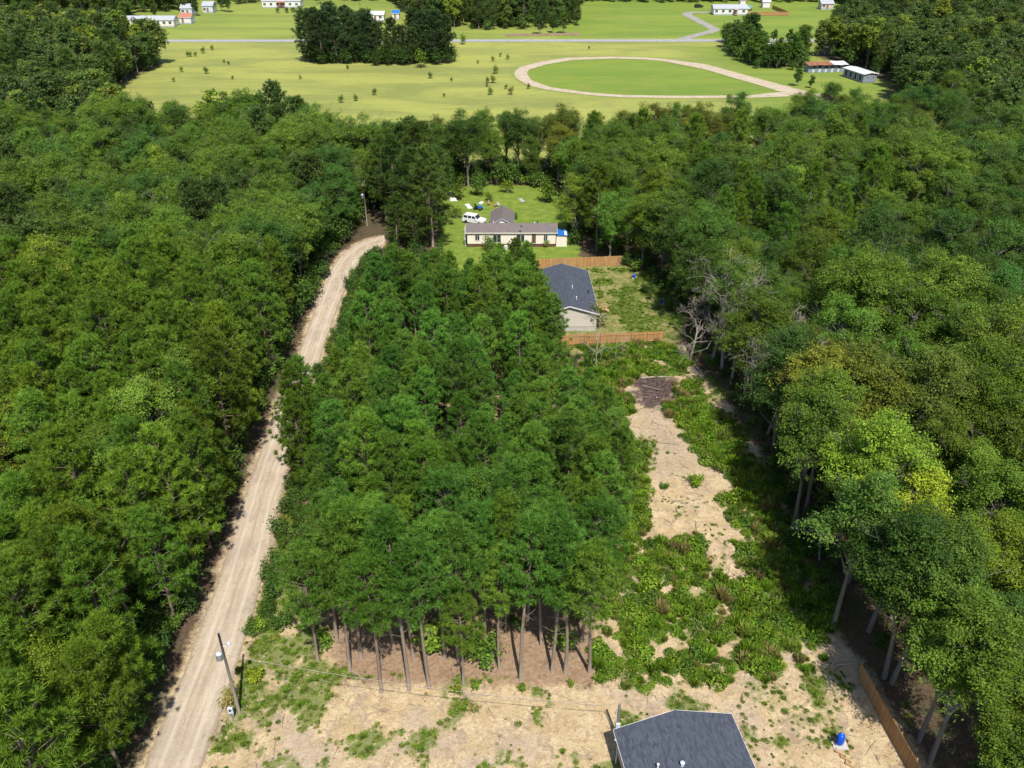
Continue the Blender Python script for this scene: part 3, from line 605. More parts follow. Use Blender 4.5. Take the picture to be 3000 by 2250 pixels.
for x, y in poisson(STAND, 2.7, 102, lambda X, Y: np.array([min((a - p) ** 2 + (b - q) ** 2 for p, q in FR) > 5 for a, b in zip(X, Y)])):
    s = rng.uniform(.66, 1.0) * (1.02 if y < 70 else .96)
    if sdist(np.array([x]), np.array([y]), STAND)[0] < 2.2 and y > 56: pr = rng.choice(EDGE_PINES); s *= .9
    else: pr = rng.choice(PINES)
    if x > 6.2 and y > 82: s *= .72
    elif x > 2.5 and y > 84: s *= .95
    if x > 4.6 and y > 90: continue
    if fbm(x, y, 9, 55, 2) > .68 and rng.random() < .5:
        plant('broadleaf_tree', rng.choice(BROADS), TC, x, y, s * .8, jit(GRN['mid']), 'small leafy tree grown up between the pines of the central stand', 'tree', 'leafy trees inside the pine stand')
    else: plant('pine_tree', pr, TC, x, y, s, jit(GRN['pine2']), *stand_label(x, y))
    n_st += 1
for x, y, s in ((-24.2, 78, .92), (-23.8, 82, .86), (-22.8, 75, .85)):
    plant('pine_tree', EDGE_PINES[0], TC, x, y, s, jit(GRN['pine']), 'pine leaning out over the dirt road from the stand on its right', 'tree', 'pines leaning over the road')
for x, y in poisson(np.array([(-19, 114), (-1, 111), (3, 109), (3.2, 117), (0, 121), (-13, 121), (-19, 118)]), 2.5, 108):
    plant('pine_tree', rng.choice(EDGE_PINES), TC, x, y, rng.uniform(.6, .78), jit(GRN['pine2']), 'young pine at the back of the central stand before the long home', 'tree', 'young pines at the back of the stand')
for x, y, s in ((4.0, 99, 1.0), (2.6, 103, .98), (1.2, 107, 1.0), (3.2, 108, .85), (5.3, 96.5, .92), (2.6, 113.5, .74), (1.2, 118.5, .72), (2.2, 124, .7), (.4, 129, .66), (-2.5, 126, .62)):
    plant('pine_tree', EDGE_PINES[int(y) % 2], TC, x, y, s, jit(GRN['pine2']), 'pine hiding the left half of the second dark roofed house', 'tree', 'pines before the second house')
# tall pines by the road bend beside the long home
for k, (px, py, s) in enumerate([(1266, 722, 1.12), (1215, 700, 1.1), (1170, 672, 1.08), (1130, 640, 1.05), (1225, 640, 1.12), (1280, 650, .95), (1165, 725, .62), (1215, 735, .6), (1195, 610, 1.05)]):
    x, y = P(px, py); plant('pine_tree', EDGE_PINES[k % 2], TC, x, y, s * 1.32, jit((.062, .112, .018)), ('tall' if s > .9 else 'low young') + ' dark pine at the road bend beside the long cream home', 'tree', ('tall' if s > .9 else 'young') + ' pines at the road bend', sz=s * 1.05)
# wood right of the cleared strip
RIGHT = np.array([(33.4, 33), (33.2, 50), (30.6, 56), (30, 66), (32, 86), (31, 100), (28.5, 117), (26, 128), (24, 137), (17.5, 144), (11, 153), (11.2, 176), (13, 186), (70, 186), (118, 186), (66, 60), (52, 33)])
rb = [P(2438, 1846), P(2590, 1985), P(2612, 2000), P(2690, 2172), P(2722, 2236), P(2545, 1850), P(2360, 1500), P(2340, 1400)]
rb += poisson(RIGHT, 4.75, 103, lambda X, Y: np.array([min((a - p) ** 2 + (b - q) ** 2 for p, q in rb) > 9 for a, b in zip(X, Y)])); n_rt = 0
specials = [(P(2610, 1420, 14), 'yellow'), (P(2540, 1380, 13), 'yellow'), (P(2760, 1500, 13), 'light'), (P(2900, 1330, 13), 'light'), (P(2850, 1600, 13), 'light'), (P(2420, 1030, 13), 'olive'), (P(2520, 1050, 13), 'olive'), (P(2600, 1120, 13), 'olive'), (P(2680, 1180, 13), 'olive'), (P(2500, 1160, 13), 'olive'), (P(2500, 930, 13), 'light'), (P(2880, 1060, 13), 'light')]
DEAD_AT = [(2120, 1060), (2180, 1115), (2290, 1260), (2060, 1040), (2150, 1085), (2330, 1120)]
DEAD_AT = [(P(*q)[0] - 2.2, P(*q)[1] - 1.0) for q in DEAD_AT]
deepr = []
for i, (x, y) in enumerate(rb):
    if not in_view(x, y, 4): continue
    if i >= 8 and min((x - a) ** 2 + (y - b) ** 2 for a, b in DEAD_AT) < 4.5: continue
    kind = 'mid' if fbm(x, y, 18, 91, 2) > .5 else 'dark'; d = [((x - q[0]) ** 2 + (y - q[1]) ** 2, c) for q, c in specials]; dm = min(d)
    if dm[0] < 18: kind = dm[1]
    if y > 150: deepr.append((x, y, rng.uniform(.72, 1.2), rng.choice((0, 1, 2, 3, 4, 5, 6)))); continue
    lab = {'yellow': 'yellow green broadleaf tree near the right edge of the wood by the strip', 'light': 'bright green broadleaf tree in the wood right of the cleared strip', 'olive': 'olive brown tinged broadleaf tree in the wood right of the cleared strip', 'mid': 'mid green broadleaf tree in the wood right of the cleared strip', 'dark': 'dark green broadleaf tree in the wood right of the cleared strip'}[kind]
    lab = lab.replace(' near the right edge of the wood by the strip', ' in the right wood').replace(' in the wood right of the cleared strip', ' in the right wood') + ' ' + right_place(y); gp = kind + ' trees ' + right_place(y)
    s = rng.choice((rng.uniform(.62, .85), rng.uniform(.85, 1.2), rng.uniform(.85, 1.2)))
    if kind in ('dark', 'mid') and 118 < y and rng.random() < .22:
        plant('pine_tree', rng.choice(EDGE_PINES), TC, x, y, rng.uniform(.9, 1.12), jit(GRN['pine']), 'pine scattered among the broadleaf trees right of the second house yard', 'tree', 'pines in the right wood')
    else: plant('broadleaf_tree', rng.choice(TALL) if i < 8 or (x < 37 and y < 70) else rng.choice(BROADS), TC, x, y, rng.uniform(.9, 1.08) if i < 8 else s, jit(GRN[kind]), lab, 'tree', gp)
    n_rt += 1
scatter('right_woods', deepr, [joined_source('r', *q, GRN[c]) for q, c in ((BROADS[0], 'mid'), (BROADS[1], 'dark'), (BROADS[2], 'mid'), (BROADS[3], 'light'), (BROADS[4], 'dark'), (BROADS[5], 'mid'), (EDGE_PINES[0], 'pine'))], 'mixed woods massed right of the long cream home and its yard', 'woods')
scatter('pine_wood', deep, [joined_source('d', *PINES[i], GRN['pine']) for i in (0, 1, 3, 4)], 'pines massed deeper in the wood left of the dirt road', 'woods')
# bare dead trees at the edge of the right wood
for k, (px, py, s, lab) in enumerate([(2120, 1060, 1.0, 'tallest grey leafless tree at the wood edge behind the cedar fence'), (2180, 1115, .95, 'grey leafless tree with tangled limbs beside the weedy strip'), (2290, 1260, .95, 'pale bare tree with upswept branches hanging over the strip'), (1745, 1085, .62, 'thin leafless sapling in front of the cedar fence'), (2060, 1040, .8, 'bare grey tree nearest to the right end of the cedar fence'), (2150, 1085, 1.05, 'grey bare tree with a broad crown between the tallest and the tangled one'), (2330, 1120, 1.0, 'bare crown showing among green trees deep in the right wood'), (2235, 1150, .75, 'low bare tangle below the upswept pale tree'), (2270, 1195, .7, 'lowest bare thicket leaning over the weedy strip'), (2325, 1215, .75, 'bare thicket furthest right along the strip edge'), (2400, 1640, .5, 'small dead tangle at the wood edge beside the large leaning trunk')]):
    x, y = P(px, py); dx = 0 if 'sapling' in lab or 'tangle at' in lab else 2.0; plant('dead_tree', DEADS[k % 3], ('trunk', 'branches'), x - dx, y - dx * .45, s * 1.42, (.3, .3, .3), lab, 'dead tree', 'dead trees')
# broken snag by the road bend, broadleaf beside house two
# treeline between yard and field
LINE = np.array([(-30, 187), (12, 187), (60, 188), (112, 190), (128, 235), (92, 226), (60, 207), (10, 202), (-30, 199)])
n_ln = 0
tl_ = lambda x: 'left of the back lawn' if x < -12 else 'straight behind the back lawn' if x < 14 else 'below the riding track' if x < 62 else 'below the stable block'
for x, y in poisson(LINE, 5.4, 104):
    if not in_view(x, y, 4): continue
    plant('broadleaf_tree', rng.choice(BROADS), TC, x, y, rng.uniform(.72, 1.02), jit(GRN[rng.choice(('mid', 'dark', 'mid', 'olive'))]), 'broadleaf tree in the treeline before the field ' + tl_(x), 'tree', 'treeline trees ' + tl_(x)); n_ln += 1
# far pine clump standing in the field
CL = [(905, 180, 1.0), (945, 186, 1.05), (990, 184, 1.08), (1035, 182, 1.05), (1085, 183, .95), (925, 165, 1.0), (975, 160, 1.05), (1020, 158, 1.0), (1075, 160, .9), (1240, 180, 1.0), (1275, 186, 1.0), (1305, 183, .95), (1215, 166, .95), (1255, 162, .95), (1180, 184, .72), (1150, 166, .8), (1110, 186, .8), (1135, 188, .5), (1205, 187, .7), (960, 176, .95), (1060, 172, .9), (1290, 172, .9)]
for k, (px, py, s) in enumerate(CL):
    x, y = P(px, py); plant('pine_tree', FARP[k % 2], TC, x, y, s * 1.3, jit(GRN['farpine'], .1), 'dark pine in the clump standing alone in the far meadow', 'tree', 'pine clump in the meadow', sz=s * 1.05)
for k, (px, py, s, c) in enumerate([(2132, 140, .6, 'dark'), (2150, 150, .7, 'farleaf'), (2172, 170, .75, 'dark'), (2195, 160, .95, 'dark'), (2185, 140, .95, 'farleaf'), (2210, 188, .7, 'mid'), (2232, 196, .66, 'mid'), (2258, 198, .62, 'dark'), (2285, 197, .62, 'mid'), (2318, 196, .75, 'mid'), (2225, 170, .7, 'dark'), (2150, 125, .55, 'farleaf'), (2340, 190, .8, 'dark'), (2345, 165, .85, 'mid'), (2265, 128, .35, 'dark'), (2310, 132, .4, 'mid')]):
    x, y = P(px, py); plant('broadleaf_tree', FARB[k % 3], TC, x, y, s, jit(GRN[c]), 'tree in the grove around the half hidden shed beyond the riding track', 'tree', 'grove trees by the half hidden shed')
for px, py, s, lab in [(2335, 252, .42, 'small round tree nearest the riding track bend'), (2375, 258, .3, 'smaller bush sized tree right of the round one by the track')]:
    x, y = P(px, py); plant('broadleaf_tree', FARB[1], TC, x, y, s, GRN['dark'], lab, 'tree')
for px, py, s in [(1335, 28, .5), (545, 40, .62), (580, 46, .55), (670, 36, .6), (650, 33, .5), (1690, 75, .5), (1650, 98, .55), (1620, 96, .5), (1580, 100, .5), (455, 52, .4)]:
    x, y = P(px, py); plant('broadleaf_tree', FARB[0], TC, x, y, s, jit(GRN['farleaf']), 'lone tree on the lawns beyond the paved road', 'tree', 'scattered trees beyond the paved road')
# woods too far or too deep to count
far = []
def fill(pg, r, seed, smin=.75, smax=1.1, pine=.3):
    for x, y in poisson(np.array(pg), r, seed):
        if in_view(x, y, 25): far.append((x, y, rng.uniform(smin, smax), rng.choice((0, 1)) if rng.random() < pine else rng.choice((9, 9, 10, 10, 11, 12, 12, 13)) if y < 205 else rng.choice((2, 2, 3, 3, 4, 4, 5, 6, 7))))
        if y > 150 and in_view(x, y, 4): far.append((x + rng.uniform(-3, 3), y - rng.uniform(0, 3), rng.uniform(1.3, 2.4), 8))
fill([(-36.5, 113.5), (-35, 140), (-34, 152), (-31, 168), (-26, 176), (-17, 179), (-17, 186), (-30, 186), (-36, 184), (-56, 213), (-66, 213), (-75, 203), (-92, 211), (-108, 227), (-123, 258), (-134, 292), (-134, 338), (-172, 372), (-230, 374), (-340, 330), (-340, 250), (-110, 113.5)], 4.6, 201, pine=.14)
fill([(71, 187.5), (113, 189), (122, 248), (124, 280), (134, 300), (132, 329), (123, 354), (142, 398), (172, 424), (420, 430), (420, 320), (120, 187.5)], 5.0, 202, pine=.15)
fill([(-44, 436), (-12, 421), (20, 428), (31, 442), (38, 560), (-78, 560)], 5.4, 203, pine=.5)
fill(poly([(230, 45), (380, 60), (400, 40), (560, 28), (560, -40), (230, -40)]), 6, 204); fill(poly([(-100, 30), (190, 30), (200, -40), (-100, -40)]), 6, 205)
fill(poly([(2490, 62), (2590, 50), (2600, 20), (3100, 15), (3100, -40), (2440, -40)]), 6, 206, pine=.2); fill(poly([(640, 12), (760, 10), (900, 2), (1200, 4), (1700, 4), (2000, 8), (2480, 6), (2480, -50), (640, -50)]), 6, 207, .6, .95)
fill([(-500, 590), (500, 590), (700, 820), (-700, 820)], 9, 208, .9, 1.2)
srcs = [joined_source('p', *FARP[0], (.075, .122, .026)), joined_source('p', *FARP[1], (.062, .105, .026)), joined_source('b', *FARB[0], GRN['farleaf']), joined_source('b', *FARB[1], (.085, .138, .026)), joined_source('b', *FARB[2], (.066, .11, .026)), joined_source('b', *FARB[1], (.115, .16, .024)), joined_source('b', *FARB[0], (.10, .14, .026)), joined_source('b', *FARB[2], (.15, .20, .022)), joined_source('s', *SHRUBS[2], (.06, .11, .022))] + [joined_source('n', *q, GRN[c]) for q, c in ((BROADS[0], 'mid'), (BROADS[1], 'dark'), (BROADS[4], 'dark'), (BROADS[2], 'mid'), (BROADS[3], 'light'))]
scatter('far_woods', far, srcs, 'dense mixed woods around the meadow and beyond the paved road', 'woods')
print('COUNTS', n_left, n_st, n_rt, n_ln, len(far))

# ------------------------------------------------------------------ low growth
def weeds():
    rs = np.random.RandomState(3); pts = []
    n = 60000; x = rs.uniform(-28, 42, n); y = rs.uniform(36, 140, n); gd = green(x, y); keep = rs.uniform(0, 1, n) < gd ** 1.2
    inw = np.max([sdist(x, y, pg) for pg in WEEDS[:6]], axis=0)
    hx, hy, hr = HOUSE1; ca, sa = math.cos(hr), math.sin(hr)
    for a, b, k, d, gg in zip(x, y, keep, inw, gd):
        if not k: continue
        lx, ly = (a - hx) * ca + (b - hy) * sa, -(a - hx) * sa + (b - hy) * ca
        if abs(lx) < 5.6 and ly < .6: continue
        if 3.6 < a < 14 and 115 < b < 133: continue
        tall = d > -.5
        pts.append((a, b, (rs.uniform(.4, 1.0) if rs.uniform() < .82 else rs.uniform(1.0, 1.9)) if tall else rs.uniform(.35, .9) * (.55 + gg * .5), rs.choice((0, 1, 4, 5, 6, 7, 7, 8, 9, 10, 11, 12, 13)) if tall else rs.choice((2, 3, 3, 6, 9, 10, 10, 11))))
    cols = [(0, GRN['weed']), (1, (.11, .195, .014)), (2, (.11, .18, .018)), (3, (.11, .155, .028)), (0, (.14, .19, .03)), (1, (.11, .175, .016)), (3, (.22, .21, .06)), (4, (.095, .175, .012)), (4, (.125, .205, .018)), (5, (.12, .185, .022)), (6, (.15, .185, .035)), (5, (.10, .155, .02)), (0, (.20, .17, .06)), (4, (.06, .115, .014))]
    scatter('weeds', pts, [joined_source('w', None, WEEDM[i], c) for i, c in cols], 'green weeds and grass tufts over the sandy lot and cleared strip', 'weeds'); return len(pts)
nw = weeds()
def undergrowth():
    rs = np.random.RandomState(4); pts = []
    for y in np.arange(34, 112, .5):                                # thick low growth under the trees left of the road
        for k in range(2): pts.append((road_l(y) - rs.uniform(2.4, 6), y, rs.uniform(.7, 1.5), rs.choice((0, 1, 2, 3))))
    for y in np.arange(54, 150, .5):                                # right of the road, under the stand
        xr = np.interp(y, RR[:, 1], RR[:, 0]); pts.append((xr + rs.uniform(.5, 3.5), y, rs.uniform(.4, .95), rs.choice((0, 1, 3, 4))))
    for x, y in poisson(RIGHT, 1.9, 301):                           # inside and along the right wood
        if in_view(x, y, 2) and rs.uniform() < (.3 if y < 62 and x < 42 else .75): pts.append((x, y, rs.uniform(.5, 1.0 if y < 62 else 1.5), rs.choice((0, 1, 2, 3))))
    for x, y in poisson(np.array([(31, 54), (27.5, 56), (29, 70), (31, 86), (29, 100), (25, 117), (22, 130), (24.5, 139), (35, 100), (35, 86)]), 1.5, 302): pts.append((x, y, rs.uniform(.3, .85), rs.choice((0, 1, 2, 3))))
    for x, y in poisson(LEFT, 3.0, 303):
        if in_view(x, y, 2): pts.append((x, y, rs.uniform(.6, 1.4), rs.choice((0, 1, 3))))
    for x, y in poisson(LINE, 2.0, 304):
        if in_view(x, y, 4): pts.append((x, y, rs.uniform(.8, 2.0), rs.choice((0, 1, 2, 3))))
    for x, y in poisson(np.array([(-34, 112), (-31.5, 168), (-26, 176), (-16, 179), (-16, 187), (-22, 187), (-40, 170), (-44, 112)]), 2.0, 305): pts.append((x, y, rs.uniform(.8, 1.8), rs.choice((0, 1, 2, 3))))
    for x, y in poisson(np.array([(-24, 120), (-13, 121), (-12, 150), (-15, 170), (-24, 172), (-23, 150), (-27, 135)]), 2.2, 306): pts.append((x, y, rs.uniform(.6, 1.3), rs.choice((0, 1, 2, 3))))
    for x, y in poisson(np.array([(4.5, 90), (11, 86), (12.5, 97), (9.5, 108.5), (2, 109)]), 1.5, 309): pts.append((x, y, rs.uniform(.4, .95), rs.choice((0, 1, 2, 4))))
    for px, py, _ in CL:
        x, y = P(px, py); [pts.append((x + rs.uniform(-4, 4), y + rs.uniform(-3, 3), rs.uniform(1.2, 2.4), 3)) for k in range(5)]
    for x, y in poisson(poly([(2120, 120), (2140, 165), (2215, 200), (2330, 205), (2370, 185), (2330, 165), (2240, 165), (2200, 120)]), 3.0, 308): pts.append((x, y, rs.uniform(1.6, 3.2), rs.choice((0, 1, 3))))
    for x, y in poisson(STAND, 2.6, 307):
        if y > 55: pts.append((x, y, rs.uniform(.4, 1.1), rs.choice((0, 1, 3))))
    cols = [(0, (.05, .10, .015)), (2, (.06, .11, .018)), (1, (.085, .145, .02)), (2, (.04, .08, .015)), (1, (.17, .20, .03))]
    scatter('undergrowth', pts, [joined_source('u', *SHRUBS[i], c) for i, c in cols], 'dense green undergrowth below and along the edges of the woods', 'undergrowth'); return len(pts)
nu = undergrowth()
def litterfall():
    rs = np.random.RandomState(6); cl = []; tw = []
    for k, n in enumerate(range(3)):
        q = unit(rs.normal(size=(14, 3))); import bmesh
        bm = bmesh.new(); [bm.verts.new(tuple(v * np.array([.09, .07, .05]) * rs.uniform(.7, 1.3))) for v in q]; bmesh.ops.convex_hull(bm, input=bm.verts); me = bpy.data.meshes.new('clod'); bm.to_mesh(me); bm.free(); me.materials.append(M['clod']); cl.append(bpy.data.objects.new('clod', me))
    for k in range(4):
        L = rs.uniform(.5, 1.4); mb = MB(); mb.tube([(-L / 2, 0, .03), (0, rs.uniform(-.12, .12), .06), (L / 2, rs.uniform(-.1, .1), .04)], [.022, .018, .008], 4); mb.tube([(0, 0, .05), (L * .2, L * .2, .12)], [.012, .005], 3); tw.append(bpy.data.objects.new('twig', mb.mesh('twig', M['dead_wood'] if k % 2 else M['bark_pine'])))
    n = 9000; x = rs.uniform(-24, 33, n); y = rs.uniform(36, 100, n); ok = (sdist(x, y, LOT) > .3) & (fbm(x, y, 3.5, 61, 3) > .5)
    scatter('clods', [(a, b, rs.uniform(.35, 1.5) ** 1.5, rs.randint(3)) for a, b in zip(x[ok], y[ok])], cl, 'small clods of dried earth strewn over the sandy ground', 'clods')
    n = 1500; x = rs.uniform(-24, 35, n); y = rs.uniform(38, 112, n); ok = np.maximum(sdist(x, y, LITTER), sdist(x, y, LOT)) > 0
    scatter('twigs', [(a, b, rs.uniform(.5, 1.5), rs.randint(4)) for a, b in zip(x[ok], y[ok])], tw, 'dead twigs lying on the pine straw and sand', 'twigs')
M['clod'] = plain('dry_clod', (.33, .25, .17), .95, .35, 6)
litterfall()
# single shrubs one can point to
for px, py, k, s, c, lab in [
    (1795, 1985, 1, .85, 'light', 'bright green bush at the right front corner of the pine stand'), (1758, 1995, 3, 1.2, 'weed', 'smaller bush just left of the bright corner bush'),
    (1400, 2015, 3, 1.1, 'light', 'low bright bush on pine straw left of the middle trunk'), (1530, 2020, 3, .8, 'light', 'tiny bright bush at the foot of the thick middle trunk'),
    (1340, 2035, 3, 1.0, 'yellow', 'yellowish low bush at the sand edge before the stand'), (1385, 2080, 3, 1.1, 'dry', 'brownish low bush on the sand under the wire'),
    (1670, 2010, 3, .7, 'light', 'tiny bright bush in front of the right hand trunks'), (1435, 1960, 2, 1.3, 'mid', 'rounded dark leafy sapling in front of the stand centre'), (1390, 1935, 2, 1.2, 'mid', 'leafy sapling left of the rounded one before the stand'),
    (1640, 1900, 2, 1.1, 'mid', 'leafy bush between two trunks at the right of the front row'), (1250, 1900, 2, 1.55, 'light', 'tall yellow green sapling among the front trunks'), (940, 1900, 0, 1.0, 'mid', 'dark bush at the left front corner of the stand'),
    (755, 1840, 0, .75, 'yellow', 'yellow fern like bush at the road verge'), (745, 1990, 1, .8, 'yellow', 'yellow green bush behind the transformer pole'), (668, 2060, 0, .8, 'dry', 'brown withered bush at the foot of the transformer pole'),
    (2035, 1420, 1, 1.0, 'weed', 'green bush alone on the bright sand patch'), (1945, 1430, 3, 1.0, 'mid', 'small tuft bush left on the bright sand patch'), (2105, 1385, 0, .7, 'light', 'fresh green bush right above the bright sand patch'), (1985, 1660, 1, 1.0, 'weed', 'rounded green bush at the lower edge of the sand patch'),
    (2200, 1815, 1, .7, 'light', 'round bright bush on sand near the right wood'), (2290, 1960, 3, .9, 'yellow', 'small bright yellow green bush above the leaning fence'), (2020, 1795, 1, .9, 'weed', 'bush in the middle of the weedy patch'),
    (1487, 566, 0, 1.5, 'light', 'round clipped bush at the back of the lawn'), (1350, 585, 2, 1.6, 'mid', 'large bush at the left back of the lawn'), (1395, 570, 2, 1.5, 'dark', 'dark bush behind the junk heap on the lawn'), (1430, 590, 0, 1.0, 'mid', 'spiky bush in the middle of the back lawn'), (1338, 640, 0, 1.2, 'mid', 'bush left of the white van'), (1510, 640, 0, .7, 'dark', 'small bush behind the long home'),
    (1560, 718, 0, .85, 'weed', 'bush against the front wall right of the door'), (1595, 722, 0, .9, 'mid', 'bush against the front wall under the right window'), (1625, 716, 0, 1.0, 'dark', 'bush at the right end of the cream home'), (1430, 735, 2, 1.2, 'pine2', 'tall bush hiding the left part of the cream front wall'), (1600, 590, 2, 1.8, 'mid', 'big bush at the right side of the back lawn'), (1500, 728, 3, 1.0, 'mid', 'low bush under the big right window'),
    (1740, 960, 2, 1.5, 'olive', 'scraggly bush at the right corner of the dark roofed house')]:
    x, y = P(px, py); plant('bush', SHRUBS[k], ('stems', 'foliage'), x, y, s, jit(GRN[c], .08), lab, 'bush')
# saplings and bushes dotted over the meadow
SAP = [(u * .452 + 800, v * .452, s) for u, v, s in [(485, 447, .7), (1015, 507, 1.0), (1420, 397, .9), (1450, 477, 1.3), (1525, 384, .9), (1420, 537, 1.2), (1385, 537, .9), (1415, 612, 1.1), (1545, 614, 1.2), (1510, 577, .7), (1330, 412, .6), (1475, 367, .7), (1160, 527, .6), (435, 667, 1.1), (540, 652, .9), (655, 617, 1.0), (180, 512, .6), (1390, 562, .6), (1110, 624, .5), (2050, 318, .6), (1650, 575, .8)]] + [(u * .452, v * .452, s) for u, v, s in [(1215, 367, .9), (1240, 367, .9), (1268, 366, .8), (1333, 477, 1.1), (1175, 467, .9), (1130, 530, .7), (1385, 607, .8), (1505, 515, .6), (1456, 407, .6), (1480, 418, .6), (1005, 350, .7), (1380, 325, .9), (1320, 345, 1.1), (1925, 320, .8)]]
for i, (px, py, s) in enumerate(SAP):
    x, y = P(px, py); plant('sapling', SHRUBS[2], ('stems', 'foliage'), x, y, s * .85, jit(GRN[('dark', 'mid', 'olive')[i % 3]]), 'small dark sapling dotted in the yellow meadow before the paved road', 'sapling', 'saplings in the meadow')
for u, v, s, lab in [(955, 437, 2.6, 'wide round bush in front of the pine clump in the meadow'), (1225, 287, 1.6, 'round bush beside the paved road right of the pine clump')]:
    x, y = P(u * .452 + 800, v * .452); plant('bush', SHRUBS[0], ('stems', 'foliage'), x, y, s, jit(GRN['mid']), lab, 'bush', sz=s * 1.3)
for u, v in [(35, 82), (95, 82), (130, 80), (175, 70)]:
    x, y = P(u * .452 + 800, v * .452); plant('bush', SHRUBS[0], ('stems', 'foliage'), x, y, 1.4, jit(GRN['dark']), 'round bush in the row before the far white farmhouse', 'bush', 'bushes before the far white house')
print('COUNTS2', nw, nu)

# ------------------------------------------------------------------ buildings
def window_part(h, side, c, z0, wd, ht, W, L, name='window', fm='white', pane='glass', bars=1):
    """a window or door on one wall of house h; c is the place along the wall"""
    fr = MB(); pn = MB(); t = .07
    def rect(mb, a0, a1, b0, b1, d0, d1):
        if side == '-y': mb.box(a0, a1, -L / 2 - d1, -L / 2 - d0, b0, b1)
        elif side == '+y': mb.box(a0, a1, L / 2 + d0, L / 2 + d1, b0, b1)
        elif side == '-x': mb.box(-W / 2 - d1, -W / 2 - d0, a0, a1, b0, b1)
        else: mb.box(W / 2 + d0, W / 2 + d1, a0, a1, b0, b1)
    a0, a1, b0, b1 = c - wd / 2, c + wd / 2, z0, z0 + ht
    rect(fr, a0 - t, a0, b0 - t, b1 + t, .003, .07); rect(fr, a1, a1 + t, b0 - t, b1 + t, .003, .07); rect(fr, a0, a1, b1, b1 + t, .003, .07); rect(fr, a0, a1, b0 - t, b0, .003, .09)
    for k in range(bars): q = a0 + wd * (k + 1) / (bars + 1); rect(fr, q - .03, q + .03, b0, b1, .045, .065)
    rect(pn, a0, a1, b0, b1, .004, .04)
    o = fr.build(name, M[fm], h); pn.build('panel' if name == 'door' else 'pane', M[pane], o); return o
def gable_house(name, label, cat, loc, rz, W, L, skirt, eave, ridge, wallm, roofm, wins=(), over=.3, skirtm='brown', fascia='white', base=0.0):
    h = thing(name, label, cat, (loc[0], loc[1], base), rz)
    MB().prism([(-W / 2, skirt), (W / 2, skirt), (W / 2, eave), (0, ridge), (-W / 2, eave)], -L / 2, L / 2).build('wall', M[wallm], h)
    if skirt > 0: MB().box(-W / 2 + .06, W / 2 - .06, -L / 2 + .06, L / 2 - .06, -.1, skirt - .003).build('skirting', M[skirtm], h)
    k = (ridge - eave) / (W / 2); y0, y1 = -L / 2 - over, L / 2 + over; xo = W / 2 + over; rf = MB(); t = .1
    for s in (-1, 1):
        rf.add([(0, y0, ridge + .02), (s * xo, y0, eave - k * over + .02), (s * xo, y1, eave - k * over + .02), (0, y1, ridge + .02), (0, y0, ridge + t), (s * xo, y0, eave - k * over + t), (s * xo, y1, eave - k * over + t), (0, y1, ridge + t)],
               [(0, 3, 2, 1), (4, 5, 6, 7), (0, 1, 5, 4), (1, 2, 6, 5), (2, 3, 7, 6)])
    r = rf.build('roof', M[roofm], h)
    MB().add([(-.16, y0, ridge + t - .16 * k + .006), (0, y0, ridge + t + .03), (.16, y0, ridge + t - .16 * k + .006), (-.16, y1, ridge + t - .16 * k + .006), (0, y1, ridge + t + .03), (.16, y1, ridge + t - .16 * k + .006)], [(0, 1, 4, 3), (1, 2, 5, 4)]).build('ridge_cap', M[roofm], r)
    for yy, d in ((y0, -1), (y1, 1)):                             # barge boards on both gables
        q0, q1 = sorted((yy + d * .004, yy + d * .035)); f = MB()
        for s in (-1, 1): f.add([(0, q0, ridge - .1), (s * xo, q0, eave - k * over - .1), (s * xo, q0, eave - k * over + t), (0, q0, ridge + t), (0, q1, ridge - .1), (s * xo, q1, eave - k * over - .1), (s * xo, q1, eave - k * over + t), (0, q1, ridge + t)], [(0, 1, 2, 3), (7, 6, 5, 4), (0, 4, 5, 1), (1, 5, 6, 2), (2, 6, 7, 3)])
        f.build('barge_board', M[fascia], h)
    for s in (-1, 1): q0, q1 = sorted((s * (xo + .004), s * (xo + .03))); MB().box(q0, q1, y0, y1, eave - k * over - .08, eave - k * over + t - .01).build('fascia', M[fascia], h)
    for wn in wins:
        side, c, z0, wd, ht = wn[:5]; nm = wn[5] if len(wn) > 5 else 'window'; window_part(h, side, c, z0, wd, ht, W, L, nm, wn[7] if len(wn) > 7 else 'white', wn[6] if len(wn) > 6 else 'glass', 0 if nm == 'door' else 1)
    return h, r
def vent(parent, x, y, z, m='white', h=.45, r=.07):
    MB().lathe([(r, 0), (r, h), (r * 1.5, h), (r * 1.5, h + .08), (r * .4, h + .14)], (x, y, z), 8).build('vent_pipe', M[m], parent)

# nearest house: only the far half of its roof reaches into the picture
hx, hy, hr = HOUSE1; L1 = 18.0
c1 = (hx + math.sin(hr) * (L1 / 2 + .35), hy - math.cos(hr) * (L1 / 2 + .35))
h1, r1 = gable_house('house', 'nearest house with charcoal shingle roof at the bottom of the picture', 'house', c1, hr, 9.0, L1, .6, 3.0, 4.3, 'beige', 'shingle', [('-x', 5, 1.4, 1.0, 1.2), ('-x', 0, 1.4, 1.2, 1.2), ('+x', 3, 1.4, 1.2, 1.2), ('-x', -4, .65, .95, 2.05, 'door', 'white'), ('-y', 1.5, 1.4, 1.2, 1.2)], .35, 'brick')
vent(r1, -2.6, 5.2, 3.62); vent(r1, -.9, 4.8, 4.1, 'lightgrey', .35, .12)
MB().tube([(-4.72, 8.4, .1), (-4.72, 8.4, 2.7), (-4.95, 8.55, 2.9)], .05, 6).build('downpipe', M['white'], h1)
MB().box(-5.75, -5.0, 4.2, 5.1, .0, .75).build('air_conditioner', M['lightgrey'], h1)
